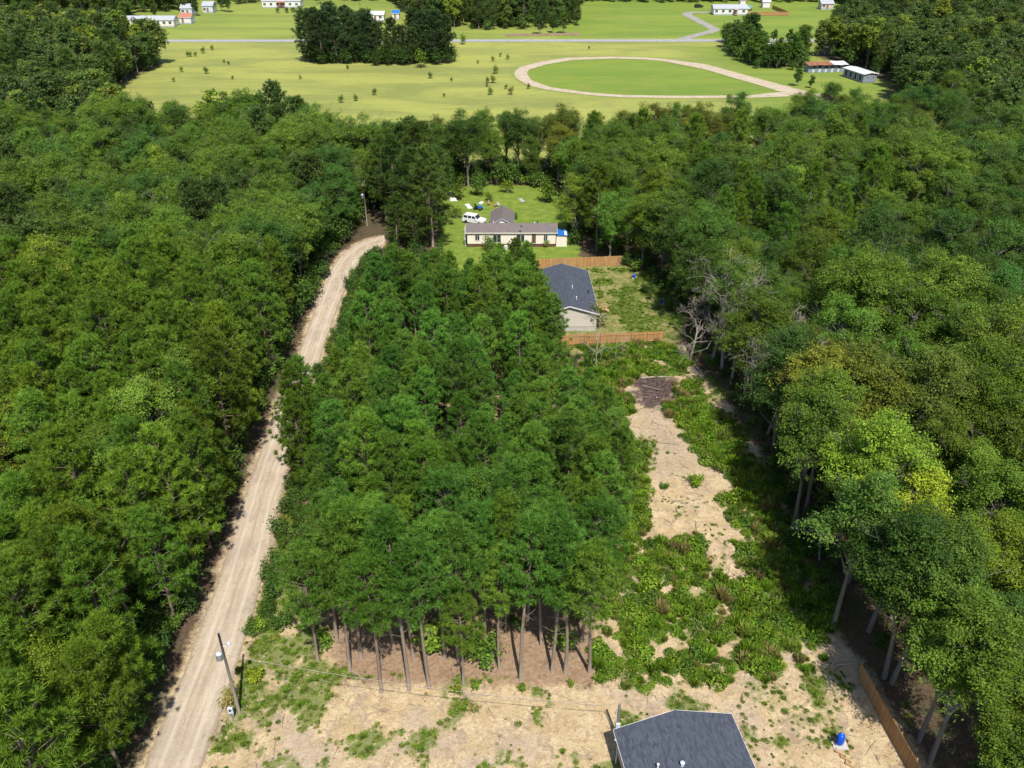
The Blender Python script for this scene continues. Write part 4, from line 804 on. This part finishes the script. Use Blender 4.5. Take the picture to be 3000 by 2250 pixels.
# second house behind the cedar fence
h2, r2 = gable_house('house', 'house with charcoal shingle roof half hidden by pines behind the cedar fence', 'house', (8.6, 123.6), R(1.6), 8.5, 16.0, .75, 3.05, 4.35, 'beige', 'shingle', [('+x', -4, 1.5, 1.0, 1.2), ('+x', 3, 1.5, 1.2, 1.2), ('+x', -1, .8, .95, 2.0, 'door', 'white')], .35, 'concrete')
vent(r2, 1.0, -1.2, 4.12); vent(r2, 1.3, -5.2, 4.05); vent(r2, 3.6, -1.4, 3.35, 'dark')
sd_ = MB()
for k in range(29): x = -4.2 + k * .3; zt = 3.0 + (1 - abs(x) / 4.25) * 1.25; sd_.box(x - .012, x + .012, -8.02, -8.003, .78, zt)
sd_.build('siding_batten', M['white'], h2)
dk = thing('porch_steps', 'raw lumber porch steps at the right side of the second dark roofed house', 'steps', (13.3, 122.6, 0), 0)
MB().box(0, 1.6, -.9, .9, .72, .8).build('deck', M['clay'], dk)
for k in range(3): MB().box(1.62 + k * .29, 1.9 + k * .29, -.6, .6, .5 - k * .19, .55 - k * .19).build('tread', M['clay'], dk)
for q in ((.05, -.85), (1.5, -.85), (.05, .8), (1.5, .8)): MB().box(q[0], q[0] + .09, q[1], q[1] + .09, -.05, 1.75).build('post', M['clay'], dk)
MB().box(.06, 1.56, -.84, -.78, 1.6, 1.7).build('rail', M['clay'], dk); MB().box(.06, 1.56, .8, .86, 1.6, 1.7).build('rail', M['clay'], dk)
# long cream mobile home
F3 = 150.5
wl = [('-x', 6.5, 1.35, .75, 1.1), ('-x', 2.76, .95, 1.45, 1.45), ('-x', -1.7, .95, 1.45, 1.45), ('-x', -4.25, .72, .75, 1.95, 'door', 'brown'), ('-x', -6.5, 1.2, .65, 1.25)]
h3, r3 = gable_house('mobile_home', 'long cream mobile home with worn grey brown roof on the lawn', 'mobile home', (-.1, F3 + 2.35), R(90), 4.7, 16.8, .62, 2.95, 3.75, 'cream', 'roofbrown', wl, .28, 'brown', 'cream')
vent(r3, 1.1, 3.5, 3.5, 'white', .3); vent(r3, .9, -5, 3.55, 'dark', .4); vent(r3, -.2, -4.4, 3.8, 'lightgrey', .2, .12)
gable_house('home_extension', 'cross gabled grey roofed extension at the back of the long cream home', 'extension', (-1.95, 159.2), 0, 4.3, 7.2, .4, 2.6, 3.85, 'cream', 'roofbrown', [('+x', 0, 1.1, .9, 1.0)], .25, 'brown', 'roofgrey')
e3 = thing('lean_to', 'cream lean-to with a blue tarp roof at the right end of the long home', 'lean-to', (9.45, F3 + 1.6, 0))
MB().box(-1.0, 1.0, -1.4, 1.5, -.05, 2.3).build('wall', M['cream'], e3); MB().prism([(-1.03, 2.32), (1.2, 2.2), (1.2, 2.26), (-1.03, 2.4)], -1.6, 1.7).build('roof', M['bluetarp'], e3)
ac = thing('air_conditioner', 'pale green air conditioner under the right big window of the cream home', 'air conditioner', (2.2, F3 - .75, 0)); MB().box(-.42, .42, -.4, .4, 0, .82).build('case', M['lightgrey'], ac); MB().lathe([(.33, 0), (.33, .05), (.1, .07)], (0, 0, .823), 12).build('fan_grille', M['grey'], ac)
dp = thing('dish_pole', 'thin pole with a small satellite dish before the cream home', 'pole', (1.75, F3 - .55, 0)); MB().tube([(0, 0, 0), (0, 0, 4.3)], .035, 6).build('pole', M['grey'], dp); MB().lathe([(.02, 0), (.16, .03), (.28, .1)], (0, -.08, 4.3), 12).build('dish', M['dark'], dp)
ps = thing('mast', 'white service mast at the left corner of the cream home', 'mast', (-8.95, F3 + .3, 0)); MB().tube([(0, 0, 0), (0, 0, 4.0)], .06, 8).build('pipe', M['white'], ps); MB().box(-.15, .15, -.2, -.06, 1.3, 1.8).build('meter_box', M['grey'], ps)
for px, py, s, lab in [(1482, 731, .42, 'white bucket on the grass before the cream home'), (1534, 727, .36, 'small white bucket right of the air conditioner')]:
    x, y = P(px, py); b = thing('bucket', lab, 'bucket', (x, y, 0)); MB().lathe([(s * .7, 0), (s * .95, s * 1.7), (s * .88, s * 1.7), (s * .6, .1)], (0, 0, 0), 12).build('pail', M['white'], b); MB().tube([(-s, 0, s * 1.5), (-s * .6, 0, s * 2.2), (s * .6, 0, s * 2.2), (s, 0, s * 1.5)], .03, 4).build('handle', M['grey'], b)

# far homes, each facing the camera
def far_home(name, label, cat, x0, x1, yb, depth, eave, ridge, wallm, roofm, nwin=4, door=.5, skirt=.5, doorm='brick', turn=0.0):
    a = P(x0, yb); b = P(x1, yb); L = b[0] - a[0]; W = depth; wl = []
    for k in range(nwin):
        c = -L / 2 + L * (k + .6) / nwin
        if abs(c + L * (door - .5)) > 1.3: wl.append(('-x', c, skirt + .85, min(1.3, L / nwin * .45), 1.1))
    if door is not None: wl.append(('-x', -L * (door - .5), skirt + .02, 1.0, 2.0, 'door', doorm))
    return gable_house(name, label, cat, ((a[0] + b[0]) / 2, a[1] + W / 2), R(90) + turn, W, L, skirt, eave, ridge, wallm, roofm, wl, .3, 'grey', 'white')
hA, rA = far_home('mobile_home', 'long far cream mobile home with grey roof left beyond the paved road', 'mobile home', 371, 511, 79, 6.5, 3.2, 4.5, 'cream', 'roofgrey', 8, .5)
MB().prism([(-1.6, 3.0), (1.6, 3.0), (0, 4.3)], -4.0, -1.0).build('porch_gable', M['cream'], hA).rotation_euler = (0, 0, -R(90))
far_home('shed', 'small white shed with faded red roof beside the far cream home', 'shed', 527, 561, 70, 6, 3.0, 4.4, 'white', 'redroof', 0, .3)
far_home('house', 'small grey far house left of the round dark tree', 'house', 531, 564, 44, 7, 3.4, 5.0, 'lightgrey', 'roofgrey', 2, .6); far_home('house', 'small grey far house right of the round dark tree', 'house', 595, 625, 38, 7, 3.6, 5.2, 'lightgrey', 'roofgrey', 2, .5)
hE, rE = far_home('house', 'white farmhouse with grey roof at the top edge of the picture', 'house', 769, 881, 23, 8, 3.6, 5.0, 'white', 'roofgrey', 6, .5)
po = MB().box(-5.6, -4.05, -1.9, 1.9, .45, .6).build('porch_floor', M['brick'], hE)
for yy in (-1.8, 0, 1.8): MB().box(-5.5, -5.35, yy - .07, yy + .07, .6, 3.0).build('porch_post', M['brick'], hE)
MB().prism([(-5.8, 2.9), (-4.02, 3.4), (-4.02, 3.5), (-5.8, 3.0)], -2.1, 2.1).build('porch_roof', M['redroof'], hE)
hF, rF = far_home('mobile_home', 'white mobile home with pale grey roof beside the tan far fence', 'mobile home', 2090, 2189, 44, 7.5, 3.2, 4.6, 'white', 'roofgrey', 5, .62)
MB().box(-5.6, -3.8, -3.4, -1.6, .35, .5).build('porch_floor', M['clay'], hF)
for yy in (-3.3, -1.7): MB().box(-5.5, -5.38, yy - .06, yy + .06, .5, 2.8).build('porch_post', M['clay'], hF)
MB().prism([(-5.7, 2.8), (-3.77, 3.1), (-3.77, 3.2), (-5.7, 2.9)], -3.6, -1.4).build('porch_roof', M['roofgrey'], hF)
far_home('shed', 'white barn shaped shed behind the far mobile home', 'shed', 2234, 2255, 23, 4.5, 3.2, 4.8, 'white', 'white', 0, .5, .1, 'white'); far_home('shed', 'narrow white shed with red eaves left of the barn shaped shed', 'shed', 2168, 2183, 18, 3.5, 3.3, 4.4, 'white', 'redroof', 0, .5, .1, 'white')
far_home('shed', 'pale roofed shed half hidden in the grove by the paved road', 'shed', 2243, 2303, 156, 6.5, 2.5, 3.2, 'white', 'tin', 3, .5, .1); far_home('house', 'white house glimpsed behind the meadow pine clump', 'house', 1075, 1125, 62, 6, 3.0, 4.2, 'white', 'tin', 3, .5); far_home('shed', 'shed with a blue tarp roof behind the meadow pine clump', 'shed', 1150, 1170, 57, 4, 3.0, 4.0, 'white', 'bluetarp', 1, .4)
far_home('house', 'house with pale roof between trees at the top right', 'house', 2405, 2440, 28, 6, 3.0, 4.4, 'beige', 'roofgrey', 2, .5)
# stable with rusty roof and the pale roofed block beside it
a = P(2366, 213); b = P(2478, 210); st = thing('stable', 'long grey stable with a rusty tin roof past the riding track', 'stable', (a[0], a[1], 0), math.atan2(b[1] - a[1], b[0] - a[0])); Ls = math.hypot(b[0] - a[0], b[1] - a[1])
MB().box(0, Ls, 3.2, 3.32, 0, 2.7).build('back_wall', M['stall'], st); MB().box(0, .1, 0, 3.19, 0, 2.6).build('side_wall', M['stall'], st); MB().box(Ls - .1, Ls, 0, 3.19, 0, 2.6).build('side_wall', M['stall'], st)
for k in range(6):
    q = .12 + k * (Ls - .24) / 6; wq = (Ls - .24) / 6; MB().box(q, q + wq * .62, 0, .1, 0, 2.15).build('stall_front', M['stall'], st); MB().box(q + wq * .64, q + wq * .98, .02, .1, 0, 1.3).build('stall_door', M['lightgrey'], st)
for k in range(8):
    q = -.3 + k * (Ls + .6) / 8; z = .06 * ((k * 7) % 3); MB().add([(q, -.9, 2.55 + z), (q + (Ls + .6) / 8 - .03, -.9, 2.52 + z), (q + (Ls + .6) / 8 - .03, 3.6, 3.1 + z), (q, 3.6, 3.12 + z), (q, -.9, 2.59 + z), (q + (Ls + .6) / 8 - .03, -.9, 2.56 + z), (q + (Ls + .6) / 8 - .03, 3.6, 3.14 + z), (q, 3.6, 3.16 + z)], [(0, 3, 2, 1), (4, 5, 6, 7), (0, 1, 5, 4), (1, 2, 6, 5), (2, 3, 7, 6), (3, 0, 4, 7)]).build('roof_sheet', M['rust'] if k < 5 else M['tin'], st)
gable_house('stable_block', 'grey stable block with a bright pale tin roof right of the rusty stable', 'stable', (122.3, 308.0), R(14), 5.2, 12.0, .05, 2.9, 3.3, 'stall', 'tin', [('-x', -4.2, .4, 1.2, 2.0, 'door', 'dark'), ('-x', -1.4, .4, 1.2, 2.0, 'door', 'dark'), ('-x', 1.4, .4, 1.2, 2.0, 'door', 'dark'), ('-x', 4.2, .4, 1.2, 2.0, 'door', 'dark'), ('-y', -1, 1.3, .7, .8), ('-y', 1.2, 1.3, .7, .8)], .4)

# ------------------------------------------------------------------ cedar fences: pickets joined per panel, rails and posts single
def fence(label, p0, p1, h=1.83, rails=-1, m='cedar', pw=.14):
    d = Vector((p1[0] - p0[0], p1[1] - p0[1], 0)); L = d.length; n = max(1, round(L / 2.4)); st = L / n
    f = thing('wooden_fence', label, 'fence', (p0[0], p0[1], 0), math.atan2(d.y, d.x)); meshes = []
    for v in range(3):
        rs = random.Random(v); mb = MB(); k = int(st / pw)
        for i in range(k):
            x = i * st / k; t = h + rs.uniform(-.03, .03); y = rs.uniform(-.006, .006); mb.box(x + .006, x + st / k - .006, -.012 + y, .012 + y, .0, t, rs.random())
        meshes.append(mb.mesh('panel', M[m]))
    rm = MB().box(0, st - .004, min(rails * .02, rails * .075), max(rails * .02, rails * .075), 0, .085, .9).mesh('rail', M[m]); pm = MB().box(-.05, .05, min(rails * .08, rails * .19), max(rails * .08, rails * .19), -.1, h + .02, .6).mesh('post', M[m])
    for i in range(n):
        o = link(bpy.data.objects.new('panel', meshes[i % 3]), f); o.location = (i * st, 0, 0); o['kind'] = 'stuff'
        for z in (.3, h - .35): q = link(bpy.data.objects.new('rail', rm), f); q.location = (i * st, 0, z)
        q = link(bpy.data.objects.new('post', pm), f); q.location = (i * st, 0, 0)
    return f
fence('cedar fence with pale rails in front of the second dark roofed house', (1.5, 110.4), (22.8, 112.0)); fence('cedar fence behind the second dark roofed house', (-5, 139.2), (20, 141.6), rails=1)
fence('weathered cedar fence along the wood at the lower right corner', (30.3, 49.7), (31.9, 33.5), rails=1)
a, b = P(2190, 46), P(2309, 46); fence('tan board fence right of the far white mobile home', a, b, 1.9); c = P(2256, 20); fence('tan board fence running back from the far corner behind the sheds', b, P(2262, 26), 1.9)

# ------------------------------------------------------------------ poles, wire, tanks
def utility_pole(label, x, y, H, lean=(0, 0), box=True, lamp=True, broken=False):
    p = thing('utility_pole', label, 'utility pole', (x, y, 0)); top = (lean[0], lean[1], H)
    MB().tube([(0, 0, -.2), (lean[0] * .5, lean[1] * .5, H / 2), top], [.135, .115, .09], 10).build('pole', M['pole_wood'], p, True)
    if not broken: MB().lathe([(.06, 0), (.11, .12), (.07, .22), (.03, .3)], (top[0], top[1], H), 8).build('insulator', M['grey'], p)
    if box:
        z = H * .69; q = lean[0] * .69
        t = MB().lathe([(.20, 0), (.27, .06), (.27, .68), (.29, .7), (.2, .82), (.08, .86)], (q - .36, -.08, z), 14).build('transformer', M['lightgrey'], p, True)
        for s in (-1, 1): MB().lathe([(.035, 0), (.06, .06), (.035, .1), (.05, .16), (.02, .24)], (q - .36 + .1 * s, -.08, z + .8), 8).build('bushing', M['grey'], t)
        MB().box(q - .12, q - .08, -.12, .02, z + .1, z + .6).build('bracket', M['grey'], p)
    if lamp:
        z = H * .84; q = lean[0] * .84; ar = MB().tube([(q + .1, 0, z), (q + .45, -.05, z + .05), (q + .62, -.08, z + .3)], .04, 6).build('lamp_arm', M['lightgrey'], p); MB().lathe([(.05, 0), (.16, .1), (.16, .26), (.06, .4)], (q + .66, -.1, z + .25), 10).build('lamp_head', M['lightgrey'], ar)
    if broken:
        for k in range(3): MB().tube([(top[0], top[1], H - .3), (top[0] + (k - 1) * .5, top[1] + .2 * k, H + .8 + .3 * k)], [.06, .015], 5).build('splinter', M['dead_wood'], p)
    return p
x1, y1 = P(701, 2087); utility_pole('wooden utility pole with pale transformer and lamp beside the dirt road', x1, y1, 9.5, (-.05, 0))
x2, y2 = 8.55, 43.75; sp = thing('service_pole', 'short dark service pole behind the nearest house roof corner', 'service pole', (x2, y2, 0)); MB().tube([(0, 0, -.2), (0, 0, 4.0)], [.12, .1], 10).build('pole', M['pole_wood'], sp); MB().tube([(-.17, -.02, .3), (-.17, -.02, 3.6), (-.26, -.02, 3.75), (-.3, -.02, 3.62)], .035, 6).build('conduit', M['lightgrey'], sp); MB().box(-.17, .17, -.3, -.12, 1.3, 1.9).build('meter_box', M['lightgrey'], sp)
wr = MB(); pts = []
A = Vector((x1 + .15, y1, 7.0)); B = Vector((x2 - .1, y2, 3.75))
for k in range(25): t = k / 24; p = A.lerp(B, t); p.z -= 4 * .75 * t * (1 - t); pts.append(p)
ow = wr.tube(pts, .014, 5).build('overhead_wire', M['wire']); tag(ow, 'pale service wire slung from the transformer pole to the short pole', 'wire')
wr2 = MB(); pts2 = [p + Vector((0, 0, -.05 + .06 * math.sin(i * 1.9))) for i, p in enumerate(pts)]; wr2.tube(pts2, .012, 4).build('strand', M['dark'], ow)
mx, my = P(683, 2103); mp_ = thing('meter_pedestal', 'small grey meter pedestal at the foot of the transformer pole', 'meter', (mx, my, 0)); MB().box(-.08, .08, -.05, .05, -.1, 1.5).build('stake', M['pole_wood'], mp_); MB().box(-.22, .22, -.2, -.053, .75, 1.45).build('box', M['lightgrey'], mp_); MB().lathe([(.11, 0), (.11, .06), (.06, .1)], (0, 0, 0), 12).build('dial', M['glass'], mp_).matrix_local = __import__('mathutils').Matrix.Translation((0, -.2, 1.2)) @ __import__('mathutils').Matrix.Rotation(R(90), 4, 'X'); MB().tube([(.15, -.12, 0), (.15, -.12, .75)], .03, 6).build('conduit', M['grey'], mp_)
xb, yb_ = P(1076, 661); utility_pole('weathered utility pole with a splintered top at the road bend', xb, yb_, 8.3, (-.1, 0), True, False, True)
for px, py, H, lab in [(1332, 107, 9.0, 'pale utility pole beside the paved road right of the pine clump'), (437, 90, 6.5, 'thin utility pole right in front of the far cream home'), (472, 111, 7.5, 'leaning thin utility pole on the lawn below the far cream home'), (1058, 58, 8.5, 'thin pole behind the middle of the meadow pine clump'), (2428, 278, 2.4, 'short pale post on the grass by the stable block')]:
    x, y = P(px, py); utility_pole(lab, x, y, H, (.35 if 'leaning' in lab else 0, 0), False, False)
def tank(label, x, y, s=1.0, extra=True):
    t = thing('pressure_tank', label, 'tank', (x, y, 0)); s_ = s
    MB().box(-.55, .6, -.5, .5, -.02, .07).build('pad', M['concrete'], t)
    MB().lathe([(.2, .08), (.24, .14), (.29, .2), (.30, .3), (.30, .92), (.27, 1.06), (.18, 1.17), (.06, 1.21)], (0, 0, 0), 20).build('shell', M['blue'], t, True)
    MB().lathe([(.05, 0), (.05, .06), (.02, .08)], (0, 0, 1.2), 8).build('valve', M['grey'], t)
    if extra:
        MB().tube([(-.35, -.1, .07), (-.35, -.1, .6), (-.55, -.15, .6), (-.55, -.15, .1)], .035, 6).build('pipe', M['dark'], t); MB().tube([(-.28, .2, .07), (-.28, .2, .5), (0, .1, .5)], .03, 6).build('pipe', M['grey'], t); MB().box(-.62, -.42, .05, .25, .35, .7).build('pressure_switch', M['dark'], t)
    t.scale = (s, s, s); return t
bx_, by_ = P(2458, 2180); tank('shiny blue pressure tank on a pad beside the lower right fence', bx_, by_, 1.05)
for px, py, lab in [(1858, 815, 'blue tank in the shade right of the second house'), (1938, 890, 'blue grey tank at the wood edge behind the fence')]:
    x, y = P(px, py); tank(lab, x, y, .72)
for k, (px, py) in enumerate([(2462, 2210), (2478, 2226), (2492, 2246)]):
    x, y = P(px, py); o = MB().box(-.45, .45, -.05, .05, .0, .16).box(-.45, -.35, -.05, .35, .0, .14).build('trench_board', M['clay'], None, False, (x, y, 0), R(-35)); tag(o, 'short dark board in the dug ground below the blue tank', 'board', 'boards below the blue tank')

# ------------------------------------------------------------------ vehicles and yard things
def wheel(parent, x, y, r=.36, wd=.24):
    s = 1 if y > 0 else -1; o = MB()
    ring = [(r * .6, -wd / 2), (r * .95, -wd / 2), (r, -wd / 4), (r, wd / 4), (r * .95, wd / 2), (r * .6, wd / 2)]; o.lathe(ring, (0, 0, 0), 16)
    t = o.build('wheel', M['dark'], parent, True); t.location = (x, y, r); t.rotation_euler = (R(90), 0, 0); MB().lathe([(r * .59, -wd * .3), (r * .59, wd * .3), (r * .2, wd * .36)], (0, 0, 0), 12).build('rim', M['grey'], t)
def suv(label, x, y, rz, paint='carwhite', L=4.9, name='parked_car', cat='car', boxy=True):
    c = thing(name, label, cat, (x, y, 0), rz); h = L / 2
    low = [(-h, .42), (-h * .98, .95), (-h * .93, 1.08), (h * .42, 1.08), (h * .9, .98), (h, .78), (h, .42), (h * .78, .34), (-h * .8, .34)]
    MB().prism(low, -.93, .93).build('body', M[paint], c)
    cab = [(-h * .93, 1.083), (-h * .88, 1.72), (-h * .8, 1.8), (h * .1, 1.8), (h * .18, 1.76), (h * .44, 1.083)]; cb = MB(); n = len(cab)
    ins = lambda z: .90 - .16 * (z - 1.08) / .72
    vs = [(a, -ins(z), z) for a, z in cab] + [(a, ins(z), z) for a, z in cab]; cb.add(vs, [tuple(range(n)), tuple(range(2 * n - 1, n - 1, -1))] + [(i, i + n, (i + 1) % n + n, (i + 1) % n) for i in range(n)]); cb.build('cabin', M[paint], c)
    for s in (-1, 1):
        for a0, a1 in ((-.86, -.5), (-.44, -.12), (-.06, .22)):
            z0, z1 = 1.16, 1.66; y0, y1 = s * (ins(z0) + .012), s * (ins(z1) + .012); k = .12 if a1 == .22 else 0; MB().add([(a0 * h, y0, z0), ((a1 + k) * h, y0, z0), ((a1 - k * .4) * h, y1, z1), (a0 * h, y1, z1)], [(0, 1, 2, 3)]).build('side_window', M['glass'], c)
        MB().box(h * .96, h * 1.004, s * .6 - .18, s * .6 + .18, .68, .86).build('headlight', M['lightgrey'], c); MB().box(-h * 1.004, -h * .97, s * .74 - .1, s * .74 + .1, .75, 1.0).build('tail_light', M['brick'], c); MB().box(h * .3, h * .38, *sorted((s * .94, s * 1.12)), 1.05, 1.22).build('mirror', M[paint], c)
        for q in (-.62, .62): wheel(c, q * h, s * .84)
    MB().add([(h * .205, -.70, 1.70), (h * .425, -.80, 1.14), (h * .425, .80, 1.14), (h * .205, .70, 1.70)], [(0, 1, 2, 3)]).build('windscreen', M['glass'], c).location = (.03, 0, .02)
    return c
suv('white van like car parked behind the left end of the cream home', -7.7, 163.6, R(-24), L=4.7)
x, y = P(1165, 152); suv('white car under the gap in the meadow pine clump', x, y, R(8)); x, y = P(1090, 150); suv('white car left between the clump pine trunks', x, y, R(175)); x, y = P(2047, 22); suv('dark car parked on the far lawn left of the white mobile home', x, y, R(20), 'dark')
x, y = P(2198, 30); bt = thing('boat', 'white and green boat on a trailer behind the far mobile home', 'boat', (x, y, 0), R(60))
hull = [(-2.6, .9), (2.0, .9), (3.2, 1.75), (-2.6, 1.6)]
MB().add([(-2.6, -1, 1.7), (1.5, -1, 1.75), (3.2, 0, 1.95), (1.5, 1, 1.75), (-2.6, 1, 1.7), (-2.6, -.6, .8), (1.6, -.5, .8), (2.7, 0, 1.1), (1.6, .5, .8), (-2.6, .6, .8)], [(0, 1, 2, 3, 4), (5, 9, 8, 7, 6), (0, 5, 6, 1), (1, 6, 7, 2), (2, 7, 8, 3), (3, 8, 9, 4), (4, 9, 5, 0)]).build('hull', M['white'], bt); MB().prism([(-2.2, 1.78), (1.2, 1.8), (.4, 2.6), (-1.8, 2.5)], -.8, .8).build('cover', plain('green_cover', (.10, .26, .22), .6), bt); wheel(bt, -.6, .85); wheel(bt, -.6, -.85); MB().box(-2.4, 3.6, -.06, .06, .5, .6).build('trailer', M['grey'], bt)
# riding mower on the lawn
x, y = P(1401, 614); mw = thing('riding_mower', 'dark blue riding mower standing on the lawn behind the van', 'mower', (x, y, 0), R(-30)); MB().prism([(.1, .45), (.95, .45), (.98, .72), (.85, .85), (.1, .9)], -.3, .3).build('hood', M['bluetarp'], mw); MB().box(-.9, .1, -.42, .42, .4, .5).build('deck', M['dark'], mw); MB().prism([(-.7, .55), (-.3, .55), (-.25, .68), (-.58, .7), (-.68, 1.1), (-.78, 1.1)], -.26, .26).build('seat', M['dark'], mw); MB().tube([(.1, 0, .85), (-.1, 0, 1.05)], .03, 6).build('steering_column', M['dark'], mw)
for q in ((.7, .45, .2), (.7, -.45, .2), (-.55, .5, .28), (-.55, -.5, .28)): wheel(mw, q[0], q[1], q[2], .2)
def crumpled(label, px, py, sx, sy, m, seed, h=.35):
    x, y = P(px, py); rs = np.random.RandomState(seed); n = 9; u, v = np.meshgrid(np.linspace(-1, 1, n), np.linspace(-1, 1, n)); r = 1 + .25 * (rs.uniform(size=u.shape) - .5)
    z = h * rs.uniform(.15, 1, u.shape) * (1 - np.maximum(abs(u), abs(v)) ** 3) + .01; V = np.c_[(u * r * sx).ravel(), (v * r * sy).ravel(), z.ravel()]; i = np.arange(n * n).reshape(n, n); F = np.c_[i[:-1, :-1].ravel(), i[:-1, 1:].ravel(), i[1:, 1:].ravel(), i[1:, :-1].ravel()]
    o = link(bpy.data.objects.new('tarp', np_mesh('tarp', V, F, [M[m]]))); o.location = (x, y, 0); o.rotation_euler = (0, 0, rs.uniform(0, 3)); tag(o, label, 'tarp')
crumpled('white crumpled sheet on the lawn left of the mower', 1373, 604, 1.6, .5, 'white', 1); crumpled('pale sheeting beside the junk by the left lawn bushes', 1328, 584, 1.2, .8, 'white', 2, .5); crumpled('dark crumpled sheet in the junk at the left lawn edge', 1320, 570, .9, .9, 'dark', 3, .7); crumpled('small pale blue sheet near the spiky lawn bush', 1410, 594, .7, .4, 'lightgrey', 4); crumpled('grey sheet flat on the right of the back lawn', 1528, 586, 1.2, .4, 'grey', 5, .2)
def chair(label, px, py, m, rz):
    x, y = P(px, py); c = thing('garden_chair', label, 'chair', (x, y, 0), rz); MB().box(-.28, .28, -.26, .26, .4, .45).build('seat', M[m], c); MB().box(-.28, .28, .22, .27, .46, 1.0).build('backrest', M[m], c)
    for q in ((-.27, -.25), (.22, -.25), (-.27, .2), (.22, .2)): MB().box(q[0], q[0] + .05, q[1], q[1] + .05, 0, .4).build('leg', M[m], c)
    for s in (-.33, .285): MB().box(s, s + .045, -.26, .26, .6, .64).build('arm', M[m], c)
chair('tan garden chair right of the spiky bush on the back lawn', 1433, 601, 'clay', .4); chair('orange brown garden chair in the middle of the back lawn', 1451, 606, 'clay', -.5); chair('white garden chair on the back lawn right of the brown one', 1460, 604, 'white', 1.2)
# fallen trunks and brush piles in the cleared strip and before the stand
def log(label, px, py, L, rz, r=.09, m='dead_wood', seed=0):
    x, y = P(px, py); rs = random.Random(seed); c = thing('fallen_branch', label, 'branch', (x, y, 0), rz)
    MB().tube([(-L / 2, 0, r), (-L / 6, rs.uniform(-.1, .1), r * 1.3), (L / 5, rs.uniform(-.15, .15), r * 1.2), (L / 2, rs.uniform(-.2, .2), r * .8)], [r, r * .9, r * .7, r * .35], 7).build('stem', M[m], c)
    for k in range(4): q = -L * .1 + k * L * .17; a_ = rs.choice((-1, 1)) * rs.uniform(.5, 1.1); MB().tube([(q, 0, r), (q + .5 * L * .2, a_ * L * .12, r + .25)], [r * .4, .01], 4).build('twig', M[m], c)
log('fallen pale branch lying on the sand under the wire left of centre', 1370, 2045, 3.2, R(-60), .06, 'dead_wood', 1); log('thin fallen pole on pine straw at the front of the stand', 1060, 1990, 2.6, R(-40), .05, 'dead_wood', 2); log('bent fallen branch between the right trunks of the stand', 1610, 1930, 3.0, R(70), .05, 'dead_wood', 3); log('fallen log at the end of the lower right fence', 2490, 1945, 3.0, R(10), .12, 'dead_wood', 4); log('thin dead stem leaning on the bright sand patch', 2040, 1545, 2.0, R(80), .04, 'bark_grey', 5)
log('pale split log on the upper edge of the burnt patch', 1925, 1108, 4.5, R(5), .14, 'dead_wood', 6); log('grey log across the burnt patch', 1915, 1140, 3.2, R(-25), .12, 'bark_grey', 7); log('weathered stick below the burnt patch', 1930, 1200, 2.4, R(30), .07, 'dead_wood', 8); log('grey brush stick on the scraped strip', 1960, 1300, 2.6, R(-10), .07, 'dead_wood', 9)
